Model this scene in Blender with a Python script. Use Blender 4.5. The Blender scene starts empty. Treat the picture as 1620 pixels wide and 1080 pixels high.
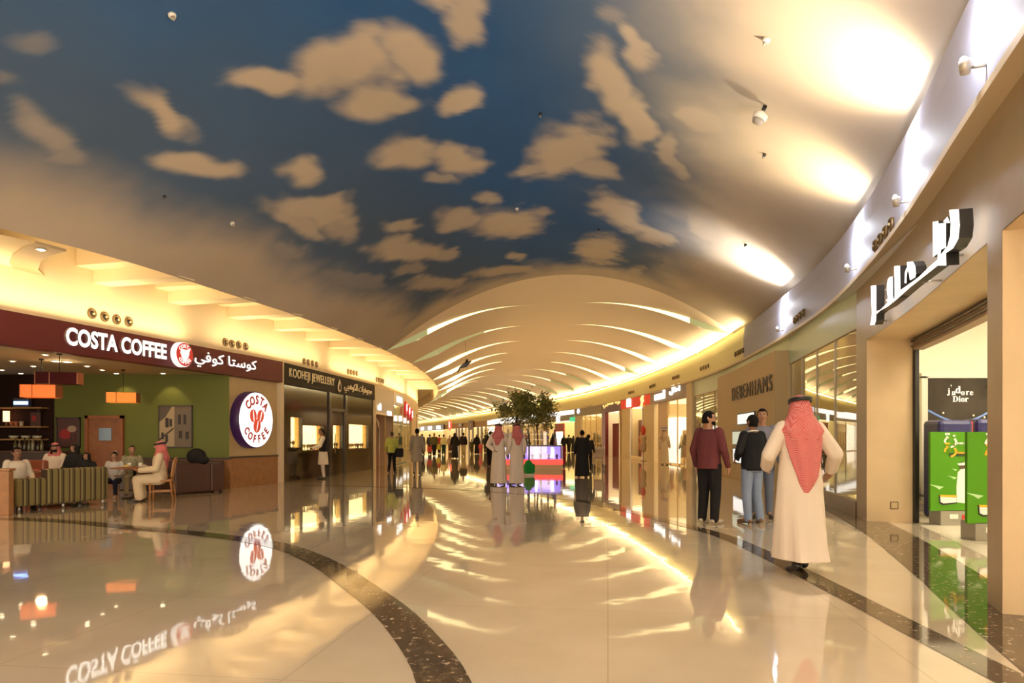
import bpy, bmesh, math, random
import numpy as np
from mathutils import Vector, Matrix
random.seed(7)
R_ = math.radians
scene = bpy.context.scene
COL = scene.collection
# ------------------------------------------------------------------ camera
F, H, CX, HY = 1080.0, 1.35, 810.0, 693.0      # focal length in px, eye height, optical centre, horizon row
cam_d = bpy.data.cameras.new('camera'); cam = bpy.data.objects.new('camera', cam_d); COL.objects.link(cam)
cam.location = (0, 0, H); cam.rotation_euler = (R_(90), 0, 0)
cam_d.sensor_width = 36; cam_d.lens = 24.0
cam_d.shift_y = (HY - 540) / 1620.0
cam_d.clip_end = 400
scene.camera = cam
# ------------------------------------------------------------------ world, exposure
scene.view_settings.view_transform = 'Standard'; scene.view_settings.look = 'None'
scene.view_settings.exposure = 0.85; scene.view_settings.gamma = 1.0; scene.view_settings.use_curve_mapping = False
wd = bpy.data.worlds.new('world'); scene.world = wd; wd.use_nodes = True
wd.node_tree.nodes['Background'].inputs[0].default_value = (1.0, 0.83, 0.62, 1)
wd.node_tree.nodes['Background'].inputs[1].default_value = 2.1
try:
    scene.cycles.max_bounces = 8; scene.cycles.diffuse_bounces = 4; scene.cycles.glossy_bounces = 4
    scene.cycles.transparent_max_bounces = 12; scene.cycles.sample_clamp_indirect = 6.0
    scene.cycles.use_denoising = True
    scene.cycles.caustics_reflective = False; scene.cycles.caustics_refractive = False
except Exception: pass
def area(name, loc, target, sx, sy, power, color, spread=180):
    l = bpy.data.lights.new(name, 'AREA'); l.shape = 'RECTANGLE'; l.size = sx; l.size_y = sy; l.energy = power; l.color = color
    l.spread = R_(spread)
    o = bpy.data.objects.new(name, l); COL.objects.link(o); o.location = loc
    o.rotation_euler = (Vector(target) - Vector(loc)).to_track_quat('-Z', 'Y').to_euler(); return o
def spot(name, loc, target, power, color, ang=60, blend=.6, r=.05):
    l = bpy.data.lights.new(name, 'SPOT'); l.energy = power; l.color = color; l.spot_size = R_(ang); l.spot_blend = blend; l.shadow_soft_size = r
    o = bpy.data.objects.new(name, l); COL.objects.link(o); o.location = loc
    o.rotation_euler = (Vector(target) - Vector(loc)).to_track_quat('-Z', 'Y').to_euler(); return o
def point(name, loc, power, color, r=.1):
    l = bpy.data.lights.new(name, 'POINT'); l.energy = power; l.color = color; l.shadow_soft_size = r
    o = bpy.data.objects.new(name, l); COL.objects.link(o); o.location = loc; return o
WARM = (1.0, .72, .36); YEL = (1.0, .76, .26); WHT = (1.0, .90, .72); COOL = (.86, .90, 1.0)
# ------------------------------------------------------------------ materials
def s2l(c):
    return tuple(((v/255.)/12.92 if v/255. <= .04045 else ((v/255.+.055)/1.055)**2.4) for v in c)
MATS = {}
def mat(name, col, rough=.6, metal=0., emit=None, es=0., spec=.5, noise=0., nscale=8., bump=0., coat=0., alpha=1.):
    if name in MATS: return MATS[name]
    m = bpy.data.materials.new(name); m.use_nodes = True; nt = m.node_tree; b = nt.nodes['Principled BSDF']
    b.inputs['Base Color'].default_value = (*col, 1); b.inputs['Roughness'].default_value = rough; b.inputs['Metallic'].default_value = metal
    b.inputs['Specular IOR Level'].default_value = spec
    b.inputs['Coat Weight'].default_value = coat
    b.inputs['Alpha'].default_value = alpha
    if emit is not None:
        b.inputs['Emission Color'].default_value = (*emit, 1); b.inputs['Emission Strength'].default_value = es
    if noise or bump:
        tc = nt.nodes.new('ShaderNodeTexCoord'); nz = nt.nodes.new('ShaderNodeTexNoise'); nz.inputs['Scale'].default_value = nscale; nz.inputs['Detail'].default_value = 4
        nt.links.new(tc.outputs['Object'], nz.inputs['Vector'])
        if noise:
            rp = nt.nodes.new('ShaderNodeValToRGB'); rp.color_ramp.elements[0].position = .3; rp.color_ramp.elements[1].position = .7
            rp.color_ramp.elements[0].color = (*[c*(1-noise) for c in col], 1); rp.color_ramp.elements[1].color = (*[min(1, c*(1+noise)) for c in col], 1)
            nt.links.new(nz.outputs[0], rp.inputs[0]); nt.links.new(rp.outputs[0], b.inputs['Base Color'])
        if bump:
            bp = nt.nodes.new('ShaderNodeBump'); bp.inputs['Strength'].default_value = bump; bp.inputs['Distance'].default_value = .02
            nt.links.new(nz.outputs[0], bp.inputs['Height']); nt.links.new(bp.outputs[0], b.inputs['Normal'])
    MATS[name] = m; return m
def emis(name, col, s): return mat(name, (col[0]*.6, col[1]*.6, col[2]*.6), .5, emit=col, es=s)
def glass(name, tint=(1, 1, 1), refl=.9, rough=.0, base=.06):
    if name in MATS: return MATS[name]
    m = bpy.data.materials.new(name); m.use_nodes = True; nt = m.node_tree; nt.nodes.clear()
    out = nt.nodes.new('ShaderNodeOutputMaterial'); mx = nt.nodes.new('ShaderNodeMixShader'); tr = nt.nodes.new('ShaderNodeBsdfTransparent'); gl = nt.nodes.new('ShaderNodeBsdfGlossy')
    lw = nt.nodes.new('ShaderNodeLayerWeight'); lw.inputs[0].default_value = .35
    mr = nt.nodes.new('ShaderNodeMapRange'); mr.inputs[3].default_value = base; mr.inputs[4].default_value = refl
    nt.links.new(lw.outputs['Fresnel'], mr.inputs[0]); nt.links.new(mr.outputs[0], mx.inputs[0])
    tr.inputs[0].default_value = (*tint, 1); gl.inputs[0].default_value = (1, 1, 1, 1); gl.inputs[1].default_value = rough
    nt.links.new(tr.outputs[0], mx.inputs[1]); nt.links.new(gl.outputs[0], mx.inputs[2]); nt.links.new(mx.outputs[0], out.inputs[0])
    MATS[name] = m; return m
# ------------------------------------------------------------------ mesh helpers
class MB:
    def __init__(s): s.bm = bmesh.new(); s.slot = 0
    def _mark(s, faces):
        for f in faces: f.material_index = s.slot
    def poly(s, pts):
        f = s.bm.faces.new([s.bm.verts.new(p) for p in pts]); f.material_index = s.slot; return f
    def box(s, a, b, M=None, bev=0.):
        x0, y0, z0 = a; x1, y1, z1 = b
        vs = [Vector(p) for p in ((x0,y0,z0),(x1,y0,z0),(x1,y1,z0),(x0,y1,z0),(x0,y0,z1),(x1,y0,z1),(x1,y1,z1),(x0,y1,z1))]
        if M: vs = [M @ v for v in vs]
        v = [s.bm.verts.new(p) for p in vs]
        fs = [s.bm.faces.new([v[i] for i in q]) for q in ((0,3,2,1),(4,5,6,7),(0,1,5,4),(1,2,6,5),(2,3,7,6),(3,0,4,7))]
        s._mark(fs)
        if bev > 0:
            es = list({e for f in fs for e in f.edges})
            r = bmesh.ops.bevel(s.bm, geom=es, offset=bev, segments=2, affect='EDGES', profile=.5)
            s._mark(r['faces'])
        return s
    def tube(s, pts, r, n=8, closed=False, cap=True):
        pts = [Vector(p) for p in pts]; k = len(pts); rr = r if isinstance(r, (list, tuple)) else [r]*k
        rings = []; up = None
        for i in range(k):
            a = pts[(i-1) % k] if (closed or i > 0) else pts[i]; b = pts[(i+1) % k] if (closed or i < k-1) else pts[i]
            t = (b-a).normalized()
            if up is None: up = Vector((0, 0, 1)) if abs(t.z) < .9 else Vector((1, 0, 0))
            x = t.cross(up).normalized(); y = x.cross(t).normalized(); up = y
            rings.append([s.bm.verts.new(pts[i] + (x*math.cos(2*math.pi*j/n) + y*math.sin(2*math.pi*j/n))*rr[i]) for j in range(n)])
        for i in range(k if closed else k-1):
            A, B = rings[i], rings[(i+1) % k]
            for j in range(n):
                f = s.bm.faces.new((A[j], A[(j+1) % n], B[(j+1) % n], B[j])); f.material_index = s.slot; f.smooth = True
        if cap and not closed:
            s._mark([s.bm.faces.new(rings[0][::-1]), s.bm.faces.new(rings[-1])])
        return s
    def lathe(s, prof, n=24, c=(0, 0, 0), M=None):
        rings = []
        for r, z in prof:
            ring = []
            for j in range(n):
                p = Vector((c[0]+r*math.cos(2*math.pi*j/n), c[1]+r*math.sin(2*math.pi*j/n), c[2]+z))
                ring.append(s.bm.verts.new(M @ p if M else p))
            rings.append(ring)
        for A, B in zip(rings, rings[1:]):
            for j in range(n):
                f = s.bm.faces.new((A[j], A[(j+1) % n], B[(j+1) % n], B[j])); f.material_index = s.slot; f.smooth = True
        s._mark([s.bm.faces.new(rings[0][::-1]), s.bm.faces.new(rings[-1])])
        return s
    def ell(s, c, r, n=14, m=9, M=None):
        rings = []
        for i in range(1, m):
            t = math.pi*i/m; ring = []
            for j in range(n):
                p = Vector((r[0]*math.sin(t)*math.cos(2*math.pi*j/n), r[1]*math.sin(t)*math.sin(2*math.pi*j/n), r[2]*math.cos(t)))
                if M: p = M @ p
                ring.append(s.bm.verts.new(p + Vector(c)))
            rings.append(ring)
        pt = Vector((0, 0, r[2])); pb = Vector((0, 0, -r[2]))
        if M: pt = M @ pt; pb = M @ pb
        T = s.bm.verts.new(pt+Vector(c)); B = s.bm.verts.new(pb+Vector(c)); fs = []
        for A, C in zip(rings, rings[1:]):
            for j in range(n): fs.append(s.bm.faces.new((A[j], C[j], C[(j+1) % n], A[(j+1) % n])))
        for j in range(n):
            fs.append(s.bm.faces.new((T, rings[0][j], rings[0][(j+1) % n]))); fs.append(s.bm.faces.new((B, rings[-1][(j+1) % n], rings[-1][j])))
        for f in fs: f.smooth = True
        s._mark(fs); return s
    def prism(s, pts2, y0, y1, side=None):
        """polygon in the XZ plane extruded from y0 (front) to y1"""
        A = [s.bm.verts.new((p[0], y0, p[1])) for p in pts2]; B = [s.bm.verts.new((p[0], y1, p[1])) for p in pts2]; n = len(pts2)
        s._mark([s.bm.faces.new(A), s.bm.faces.new(B[::-1])])
        old = s.slot
        if side is not None: s.slot = side
        s._mark([s.bm.faces.new((A[i], B[i], B[(i+1) % n], A[(i+1) % n])) for i in range(n)])
        s.slot = old; return s
    def loft(s, rings, cap=True):
        V = [[s.bm.verts.new(p) for p in r] for r in rings]; n = len(V[0])
        for A, B in zip(V, V[1:]):
            for j in range(n):
                f = s.bm.faces.new((A[j], A[(j+1) % n], B[(j+1) % n], B[j])); f.material_index = s.slot; f.smooth = True
        if cap: s._mark([s.bm.faces.new(V[0][::-1]), s.bm.faces.new(V[-1])])
        return s
    def strip(s, A, B, smooth=True):
        va = [s.bm.verts.new(p) for p in A]; vb = [s.bm.verts.new(p) for p in B]
        for i in range(len(A)-1):
            f = s.bm.faces.new((va[i], va[i+1], vb[i+1], vb[i])); f.material_index = s.slot; f.smooth = smooth
        return s
    def build(s, name, m, parent=None, recalc=True, smooth=None):
        if recalc: bmesh.ops.recalc_face_normals(s.bm, faces=s.bm.faces)
        me = bpy.data.meshes.new(name); s.bm.to_mesh(me); s.bm.free()
        for x in (m if isinstance(m, (list, tuple)) else [m]): me.materials.append(x)
        if smooth is not None:
            for p in me.polygons: p.use_smooth = smooth
        return link(name, me, parent)
def link(name, me, parent=None):
    o = bpy.data.objects.new(name, me); COL.objects.link(o)
    if parent is not None: o.parent = parent
    return o
def tag(o, label=None, cat=None, group=None, kind=None):
    if label: o['label'] = label
    if cat: o['category'] = cat
    if group: o['group'] = group
    if kind: o['kind'] = kind
    return o
def thing(name, label, cat, loc=(0, 0, 0), rz=0., group=None, M=None):
    o = bpy.data.objects.new(name, None); COL.objects.link(o); o.empty_display_size = .1
    if M is not None: o.matrix_world = M
    else: o.location = loc; o.rotation_euler = (0, 0, rz)
    return tag(o, label, cat, group)
def struct(o): o['kind'] = 'structure'; return o
def copy_tree(o, parent=None):
    c = o.copy(); COL.objects.link(c)
    if parent is not None: c.parent = parent
    for ch in list(o.children): copy_tree(ch, c)
    return c
def text_mesh(txt, size, ext=.02, bold=0., xs=1., align='CENTER', space=1.):
    cu = bpy.data.curves.new('t', 'FONT'); cu.body = txt; cu.size = size; cu.extrude = ext; cu.offset = bold; cu.align_x = align; cu.align_y = 'CENTER'; cu.space_character = space; cu.resolution_u = 4
    o = bpy.data.objects.new('t', cu); COL.objects.link(o)
    dg = bpy.context.evaluated_depsgraph_get(); me = bpy.data.meshes.new_from_object(o.evaluated_get(dg))
    bpy.data.objects.remove(o); bpy.data.curves.remove(cu)
    co = np.empty(len(me.vertices)*3); me.vertices.foreach_get('co', co); co = co.reshape(-1, 3)
    me.vertices.foreach_set('co', np.stack([co[:, 0]*xs, -co[:, 2], co[:, 1]], 1).ravel()); me.update(); me.materials.clear()
    return me
def text(name, txt, size, m, parent, loc, ext=.02, bold=0., xs=1., rot=0., space=1.):
    me = text_mesh(txt, size, ext, bold, xs, space=space)
    me.name = name
    for p in me.polygons: p.material_index = 0
    mm = m if isinstance(m, (list, tuple)) else [m]
    for x in mm: me.materials.append(x)
    if len(mm) > 1:
        for p in me.polygons:
            if abs(p.normal.y) < .9: p.material_index = 1
    o = link(name, me, parent); o.location = loc; o.rotation_euler = (0, rot, 0); return o
# ------------------------------------------------------------------ plan curves
def spline(pts, n=14):
    P = [Vector((p[0], p[1])) for p in pts]; P = [2*P[0]-P[1]] + P + [2*P[-1]-P[-2]]; out = []
    for i in range(1, len(P)-2):
        p0, p1, p2, p3 = P[i-1:i+3]
        for j in range(n):
            t = j/n
            out.append(.5*((2*p1)+(p2-p0)*t+(2*p0-5*p1+4*p2-p3)*t*t+(3*p1-p0-3*p2+p3)*t**3))
    out.append(P[-2]); return out
class Path:
    def __init__(s, pts, n=14):
        s.p = spline(pts, n); s.s = [0.]
        for a, b in zip(s.p, s.p[1:]): s.s.append(s.s[-1]+(b-a).length)
        s.L = s.s[-1]
        s.px = np.array([v.x for v in s.p]); s.py = np.array([v.y for v in s.p]); s.ps = np.array(s.s)
    def at(s, q): return Vector((float(np.interp(q, s.ps, s.px)), float(np.interp(q, s.ps, s.py))))
    def s_of_y(s, y): return float(np.interp(y, s.py, s.ps))
    def x_of_y(s, y): return np.interp(y, s.py, s.px)
    def hit(s, px):
        """arc length where the sight line through column px meets the curve (nearest one)"""
        k = (px-CX)/F
        for i in range(len(s.p)-1):
            a, b = s.p[i], s.p[i+1]; fa = a.x-k*a.y; fb = b.x-k*b.y
            if a.y > .5 and fa*fb <= 0 and fa != fb: return s.s[i]+(s.s[i+1]-s.s[i])*fa/(fa-fb)
        return None
    def off(s, q, d):
        a = s.at(max(0, q-.05)); b = s.at(min(s.L, q+.05)); t = (b-a).normalized()
        return s.at(q)+Vector((t.y, -t.x))*d      # d > 0: to the right of travel
def zpx(D, py): return H+(HY-py)*D/F
def fp(px, py): D = F*H/(py-HY); return Vector(((px-CX)*D/F, D, 0))
RW = Path([(1.0,-2.6),(1.9,0),(3.75,5.2),(4.85,8.2),(5.8,11.2),(6.55,14.2),(7.2,18),(7.75,22),(8.1,26),(8.3,31),(8.2,37),(7.9,43),(7.4,49),(6.6,56),(5.4,63),(3.7,71),(1.2,82),(-2,95),(-8,117),(-15,140),(-24,169),(-34,198)])
LW = Path([(-11.9,2.5),(-10.6,7.5),(-9.3,12.4),(-8.19,16.6),(-7.07,20.8),(-6.5,25.3),(-6.06,29.8),(-5.9,36),(-6.15,43),(-6.9,50),(-8.2,58),(-10.5,68),(-14,82),(-24,115),(-40,165),(-50,195)])
LE = Path([(-13.3,-3),(-11.1,3),(-9.2,7.6),(-7.92,10.56),(-7.1,12.54),(-6.43,15.2),(-5.75,18),(-5.1,22),(-4.6,26.4),(-4.35,31),(-4.45,38.2),(-4.9,45.3),(-5.7,51.6),(-7.4,61.6),(-11.1,78),(-14.8,93),(-25,128),(-38,168),(-48,196)])
def frame(path, q0, q1, z=0., off=0., side='L'):
    """frame on the chord q0..q1 of a wall: X to the right as seen from the hall, Y into the wall, Z up; origin at the left end"""
    a, b = path.at(q0), path.at(q1)
    if side == 'R': a, b = b, a
    x = (b-a).normalized(); y = Vector((-x.y, x.x)); o = a+y*off
    M = Matrix(((x.x, y.x, 0, o.x), (x.y, y.y, 0, o.y), (0, 0, 1, z), (0, 0, 0, 1)))
    return M, (b-a).length
def onframe(M, px, py, yoff=0.):
    """local (x, z) where the sight line through a photo point meets the plane y = yoff of a wall frame"""
    I = M.inverted(); o = I @ Vector((0, 0, H)); d = (I.to_3x3() @ Vector(((px-CX)/F, 1, (HY-py)/F)))
    t = (yoff-o.y)/d.y; p = o+d*t; return p.x, p.z
# ================================================================== SETTING
ZL, ZR, RISE = 4.6, 5.2, 2.55
def vault_z(X, Y):
    l = LE.x_of_y(Y); r = RW.x_of_y(Y)+.3; u = np.clip(2*(X-l)/(r-l)-1, -1, 1)
    return ZL+(ZR-ZL)*(u+1)/2+RISE*(1-u*u)
# ------------------------------------------------------------------ lamps of the hall
for i, (y0, y1, pw) in enumerate(((4, 11, 68), (11.5, 17, 46), (17.5, 24, 50), (24.5, 31, 58), (31.5, 38, 66), (38.5, 46, 80), (46.5, 56, 90))):
    qm = LW.s_of_y((y0+y1)/2); c = LW.off(qm, .30); a = LW.at(LW.s_of_y(y0)); b = LW.at(LW.s_of_y(y1)); d = (b-a).normalized(); n = Vector((d.y, -d.x))
    zz = -Vector((n.x*.12, n.y*.12, .99)).normalized(); yy = Vector((d.x, d.y, 0)); xx = yy.cross(zz).normalized()
    o = area('sign_top_lamp', (c.x, c.y, 3.72), (c.x, c.y, 9), .07, (b-a).length*.96, pw, (1.0, .74, .38)); o.rotation_euler = Matrix((xx, yy, zz)).transposed().to_euler()
# metal halide uplights on the right fascia
UPL = [(1590, 100, 700, (1, .95, .88)), (1458, 320, 400, (1, .80, .52)), (1368, 423, 260, (1, .80, .42)), (1247, 520, 600, (1, .95, .88))]
UPPOS = []
for px, py, pw, c in UPL:
    q = RW.hit(px); p = RW.off(q, -.26); D = p.y; z = min(4.75, max(4.15, zpx(D, py))); n = (RW.off(q, -1)-RW.at(q)).normalized()
    UPPOS.append((q, p, z, n))
    spot('uplight_beam', (p.x, p.y, z+.05), (p.x+n.x*.30, p.y+n.y*.30, z+1), pw, c, 85, .8, .04)
    spot('uplight_spill', (p.x, p.y, z+.05), (p.x+n.x*1.0, p.y+n.y*1.0, z+1), 260, (1, .80, .56), 140, 1., .05)
    point('uplight_glow', (p.x+n.x*.02, p.y+n.y*.02, z+.22), 12, COOL, .03)
    point('uplight_glow', (p.x+n.x*.10, p.y+n.y*.10, z+.62), 15, COOL, .05)
for y, pw in ((2.6, 1250), (.4, 1250), (-1.6, 1250)):  # unseen uplights added out of view, brightening the floor by bounce off the vault
    q = RW.s_of_y(y); p = RW.off(q, -.26); n = (RW.off(q, -1)-RW.at(q)).normalized()
    spot('uplight_beam', (p.x, p.y, 4.6), (p.x+n.x*.55, p.y+n.y*.55, 5.6), pw, (1, .84, .60), 110, .8, .05)

# unseen area lamps added above the right fascia to brighten the cream vault
for i, (y0, y1, pw) in enumerate(((23.5, 31, 520), (31, 38, 520), (38, 45, 520), (45, 52, 520), (52, 60, 560), (60, 70, 600), (70, 82, 600), (82, 100, 700), (100, 125, 800), (125, 165, 900))):
    qa_, qb_ = RW.s_of_y(y0), RW.s_of_y(y1); a, b = RW.off(qa_, -.06), RW.off(qb_, -.06); c = RW.off((qa_+qb_)/2, -.06) if y1 < 60 else (a+b)/2; d = (b-a).normalized(); n = Vector((-d.y, d.x))
    zz = -Vector((n.x*.55, n.y*.55, .83)).normalized(); yy = Vector((d.x, d.y, 0)); xx = yy.cross(zz).normalized()
    o = area('vault_fill_lamp', (c.x, c.y, 5.16), (c.x, c.y, 9), .08, (b-a).length*.97, pw*.11, (1.0, .80, .50)); o.rotation_euler = Matrix((xx, yy, zz)).transposed().to_euler()
# ---- floor
def floor_material():
    m = bpy.data.materials.new('polished_cream_marble'); m.use_nodes = True; nt = m.node_tree; b = nt.nodes['Principled BSDF']; N = nt.nodes.new; L = nt.links.new
    ge = N('ShaderNodeNewGeometry'); mp = N('ShaderNodeMapping'); mp.inputs['Rotation'].default_value = (0, 0, R_(8)); L(ge.outputs['Position'], mp.inputs[0])
    n1 = N('ShaderNodeTexNoise'); n1.inputs['Scale'].default_value = 1.3; n1.inputs['Detail'].default_value = 6; L(ge.outputs['Position'], n1.inputs[0])
    r1 = N('ShaderNodeValToRGB'); r1.color_ramp.elements[0].position = .35; r1.color_ramp.elements[1].position = .7
    r1.color_ramp.elements[0].color = (.60, .49, .345, 1); r1.color_ramp.elements[1].color = (.66, .545, .395, 1); L(n1.outputs[0], r1.inputs[0])
    br = N('ShaderNodeTexBrick'); br.offset = 0; br.inputs['Scale'].default_value = 1; br.inputs['Brick Width'].default_value = 1.8; br.inputs['Row Height'].default_value = 1.8
    br.inputs['Mortar Size'].default_value = .004; br.inputs['Mortar Smooth'].default_value = .6; br.inputs['Color1'].default_value = (1, 1, 1, 1); br.inputs['Color2'].default_value = (.97, .97, .97, 1); br.inputs['Mortar'].default_value = (.72, .68, .62, 1)
    L(mp.outputs[0], br.inputs[0])
    mx = N('ShaderNodeMixRGB'); mx.blend_type = 'MULTIPLY'; mx.inputs[0].default_value = 1; L(r1.outputs[0], mx.inputs[1]); L(br.outputs[0], mx.inputs[2]); L(mx.outputs[0], b.inputs['Base Color'])
    b.inputs['Roughness'].default_value = .04; b.inputs['IOR'].default_value = 1.55; b.inputs['Coat Weight'].default_value = .35; b.inputs['Coat Roughness'].default_value = .02
    m2 = N('ShaderNodeMapping'); m2.inputs['Scale'].default_value = (.8, .8, .8); L(ge.outputs['Position'], m2.inputs[0])
    n2 = N('ShaderNodeTexNoise'); n2.inputs['Scale'].default_value = 2.2; n2.inputs['Detail'].default_value = 2; L(m2.outputs[0], n2.inputs[0])
    bp = N('ShaderNodeBump'); bp.inputs['Strength'].default_value = .13; bp.inputs['Distance'].default_value = .012; L(n2.outputs[0], bp.inputs['Height']); L(bp.outputs[0], b.inputs['Normal']); L(bp.outputs[0], b.inputs['Coat Normal'])
    return m
M_floor = floor_material()
fl = MB(); fl.poly([(-70, -4, 0), (30, -4, 0), (30, 215, 0), (-70, 215, 0)]); struct(fl.build('floor', M_floor))
def band_material():
    m = bpy.data.materials.new('dark_emperador_inlay'); m.use_nodes = True; nt = m.node_tree; b = nt.nodes['Principled BSDF']; N = nt.nodes.new; L = nt.links.new
    ge = N('ShaderNodeNewGeometry'); v = N('ShaderNodeTexNoise'); v.inputs['Scale'].default_value = 16; v.inputs['Detail'].default_value = 5; v.inputs['Roughness'].default_value = .65; L(ge.outputs['Position'], v.inputs[0])
    r = N('ShaderNodeValToRGB'); e = r.color_ramp.elements; e[0].position = .40; e[0].color = (.060, .040, .022, 1); e[1].position = .60; e[1].color = (.13, .09, .055, 1)
    q = e.new(.645); q.color = (.55, .44, .32, 1); L(v.outputs[0], r.inputs[0]); L(r.outputs[0], b.inputs['Base Color']); b.inputs['Roughness'].default_value = .06
    return m
M_band = band_material()
def floor_band(name, pts, w, z=.003):
    P = Path([(p.x, p.y) for p in pts], 12); mb = MB(); n = max(20, int(P.L/.25)); A = []; B = []
    for i in range(n+1):
        q = P.L*i/n; a = P.off(q, -w/2); b_ = P.off(q, w/2); A.append((a.x, a.y, z)); B.append((b_.x, b_.y, z))
    mb.strip(A, B, False); return struct(mb.build(name, M_band))
V2 = lambda x, y: Vector((x, y))
floor_band('trim_1', [V2(-14, 11.9), V2(-8.61, 11.48), V2(-5.88, 10.4), V2(-3.42, 9.0), V2(-2.25, 7.7), V2(-1.2, 5.85), V2(-.68, 4.7), V2(-.34, 3.6), V2(-.15, 2.0), V2(0, -1)], .30)
floor_band('trim_2', [V2(2.72, -1), V2(2.76, 2.5), V2(2.80, 4.0), V2(2.90, 6.4), V2(2.95, 8.4), V2(2.88, 9.6), V2(2.5, 11.3), V2(1.65, 14.3), V2(.2, 16.6), V2(-2.5, 18.6), V2(-6, 19.6)], .24)
qs = [RW.s_of_y(y) for y in (1., 3, 5, 7, 9, 11, 12.2, 13.5, 15, 17)]
floor_band('trim_3', [RW.off(q, -.02) for q in qs], .62, .0035)
# ---- sky-painted vault
def fbm(x, y, seed=0, octv=4):
    rng = np.random.RandomState(seed); T = rng.rand(256, 256); out = np.zeros_like(x); amp = .5
    for o in range(octv):
        xi = np.floor(x).astype(int); yi = np.floor(y).astype(int); fx = x-xi; fy = y-yi; fx = fx*fx*(3-2*fx); fy = fy*fy*(3-2*fy)
        g = lambda a, b: T[a % 256, b % 256]
        out += amp*((g(xi, yi)*(1-fx)+g(xi+1, yi)*fx)*(1-fy)+(g(xi, yi+1)*(1-fx)+g(xi+1, yi+1)*fx)*fy)
        x = x*2.03+11.3; y = y*2.03+5.7; amp *= .5
    return out
def to_vault(px, py):
    D = np.linspace(3, 25.4, 900); X = (px-CX)*D/F; Z = H+(HY-py)*D/F; g = Z-vault_z(X, D); i = int(np.argmax(g > 0)) if (g > 0).any() else len(D)-1
    return np.array([X[i], D[i]])
CLOUDS = [(425,112,62,22,0,1),(560,100,95,45,-6,1),(655,92,58,38,15,1),(590,160,58,26,0,1),(722,160,40,17,-18,1),(735,28,34,52,-8,.9),(690,-12,40,25,0,.9),
 (275,193,60,20,24,1),(318,268,72,20,6,1),(100,200,52,34,30,.6),(62,62,40,22,20,.3),(110,235,40,20,0,.5),(485,273,38,17,20,1),(500,335,72,26,10,1),(478,352,55,18,25,.9),(545,350,25,30,0,.8),
 (640,245,45,28,0,1),(715,255,45,26,10,1),(690,285,30,10,0,.7),(770,310,22,10,0,.8),(632,358,24,14,0,.9),(645,396,62,17,4,1),(700,405,25,10,0,.8),(735,345,45,16,0,.9),(805,352,60,24,0,1),(690,448,52,12,-4,.8),(645,425,25,10,0,.6),(800,427,62,9,-3,.9),(825,405,16,8,0,.8),
 (965,130,34,62,-22,1),(1010,195,34,58,-32,1),(1018,85,26,42,-10,.9),(890,240,62,40,-15,1),(935,262,42,20,15,.9),(850,262,40,10,-5,.8),(990,340,58,24,32,1),(1040,375,36,12,18,.9),(950,395,40,22,-4,1),(1113,190,32,26,20,.8),(1072,248,24,42,-8,.8),(1118,362,42,22,15,.8),(1005,432,22,12,0,.8),(1060,420,14,22,0,.5),(1100,100,45,25,0,.35),(990,30,40,22,0,.4),(1200,60,60,25,0,.3),(450,395,40,18,0,.5),(560,440,60,14,10,.4),(30,120,40,20,0,.3)]
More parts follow.
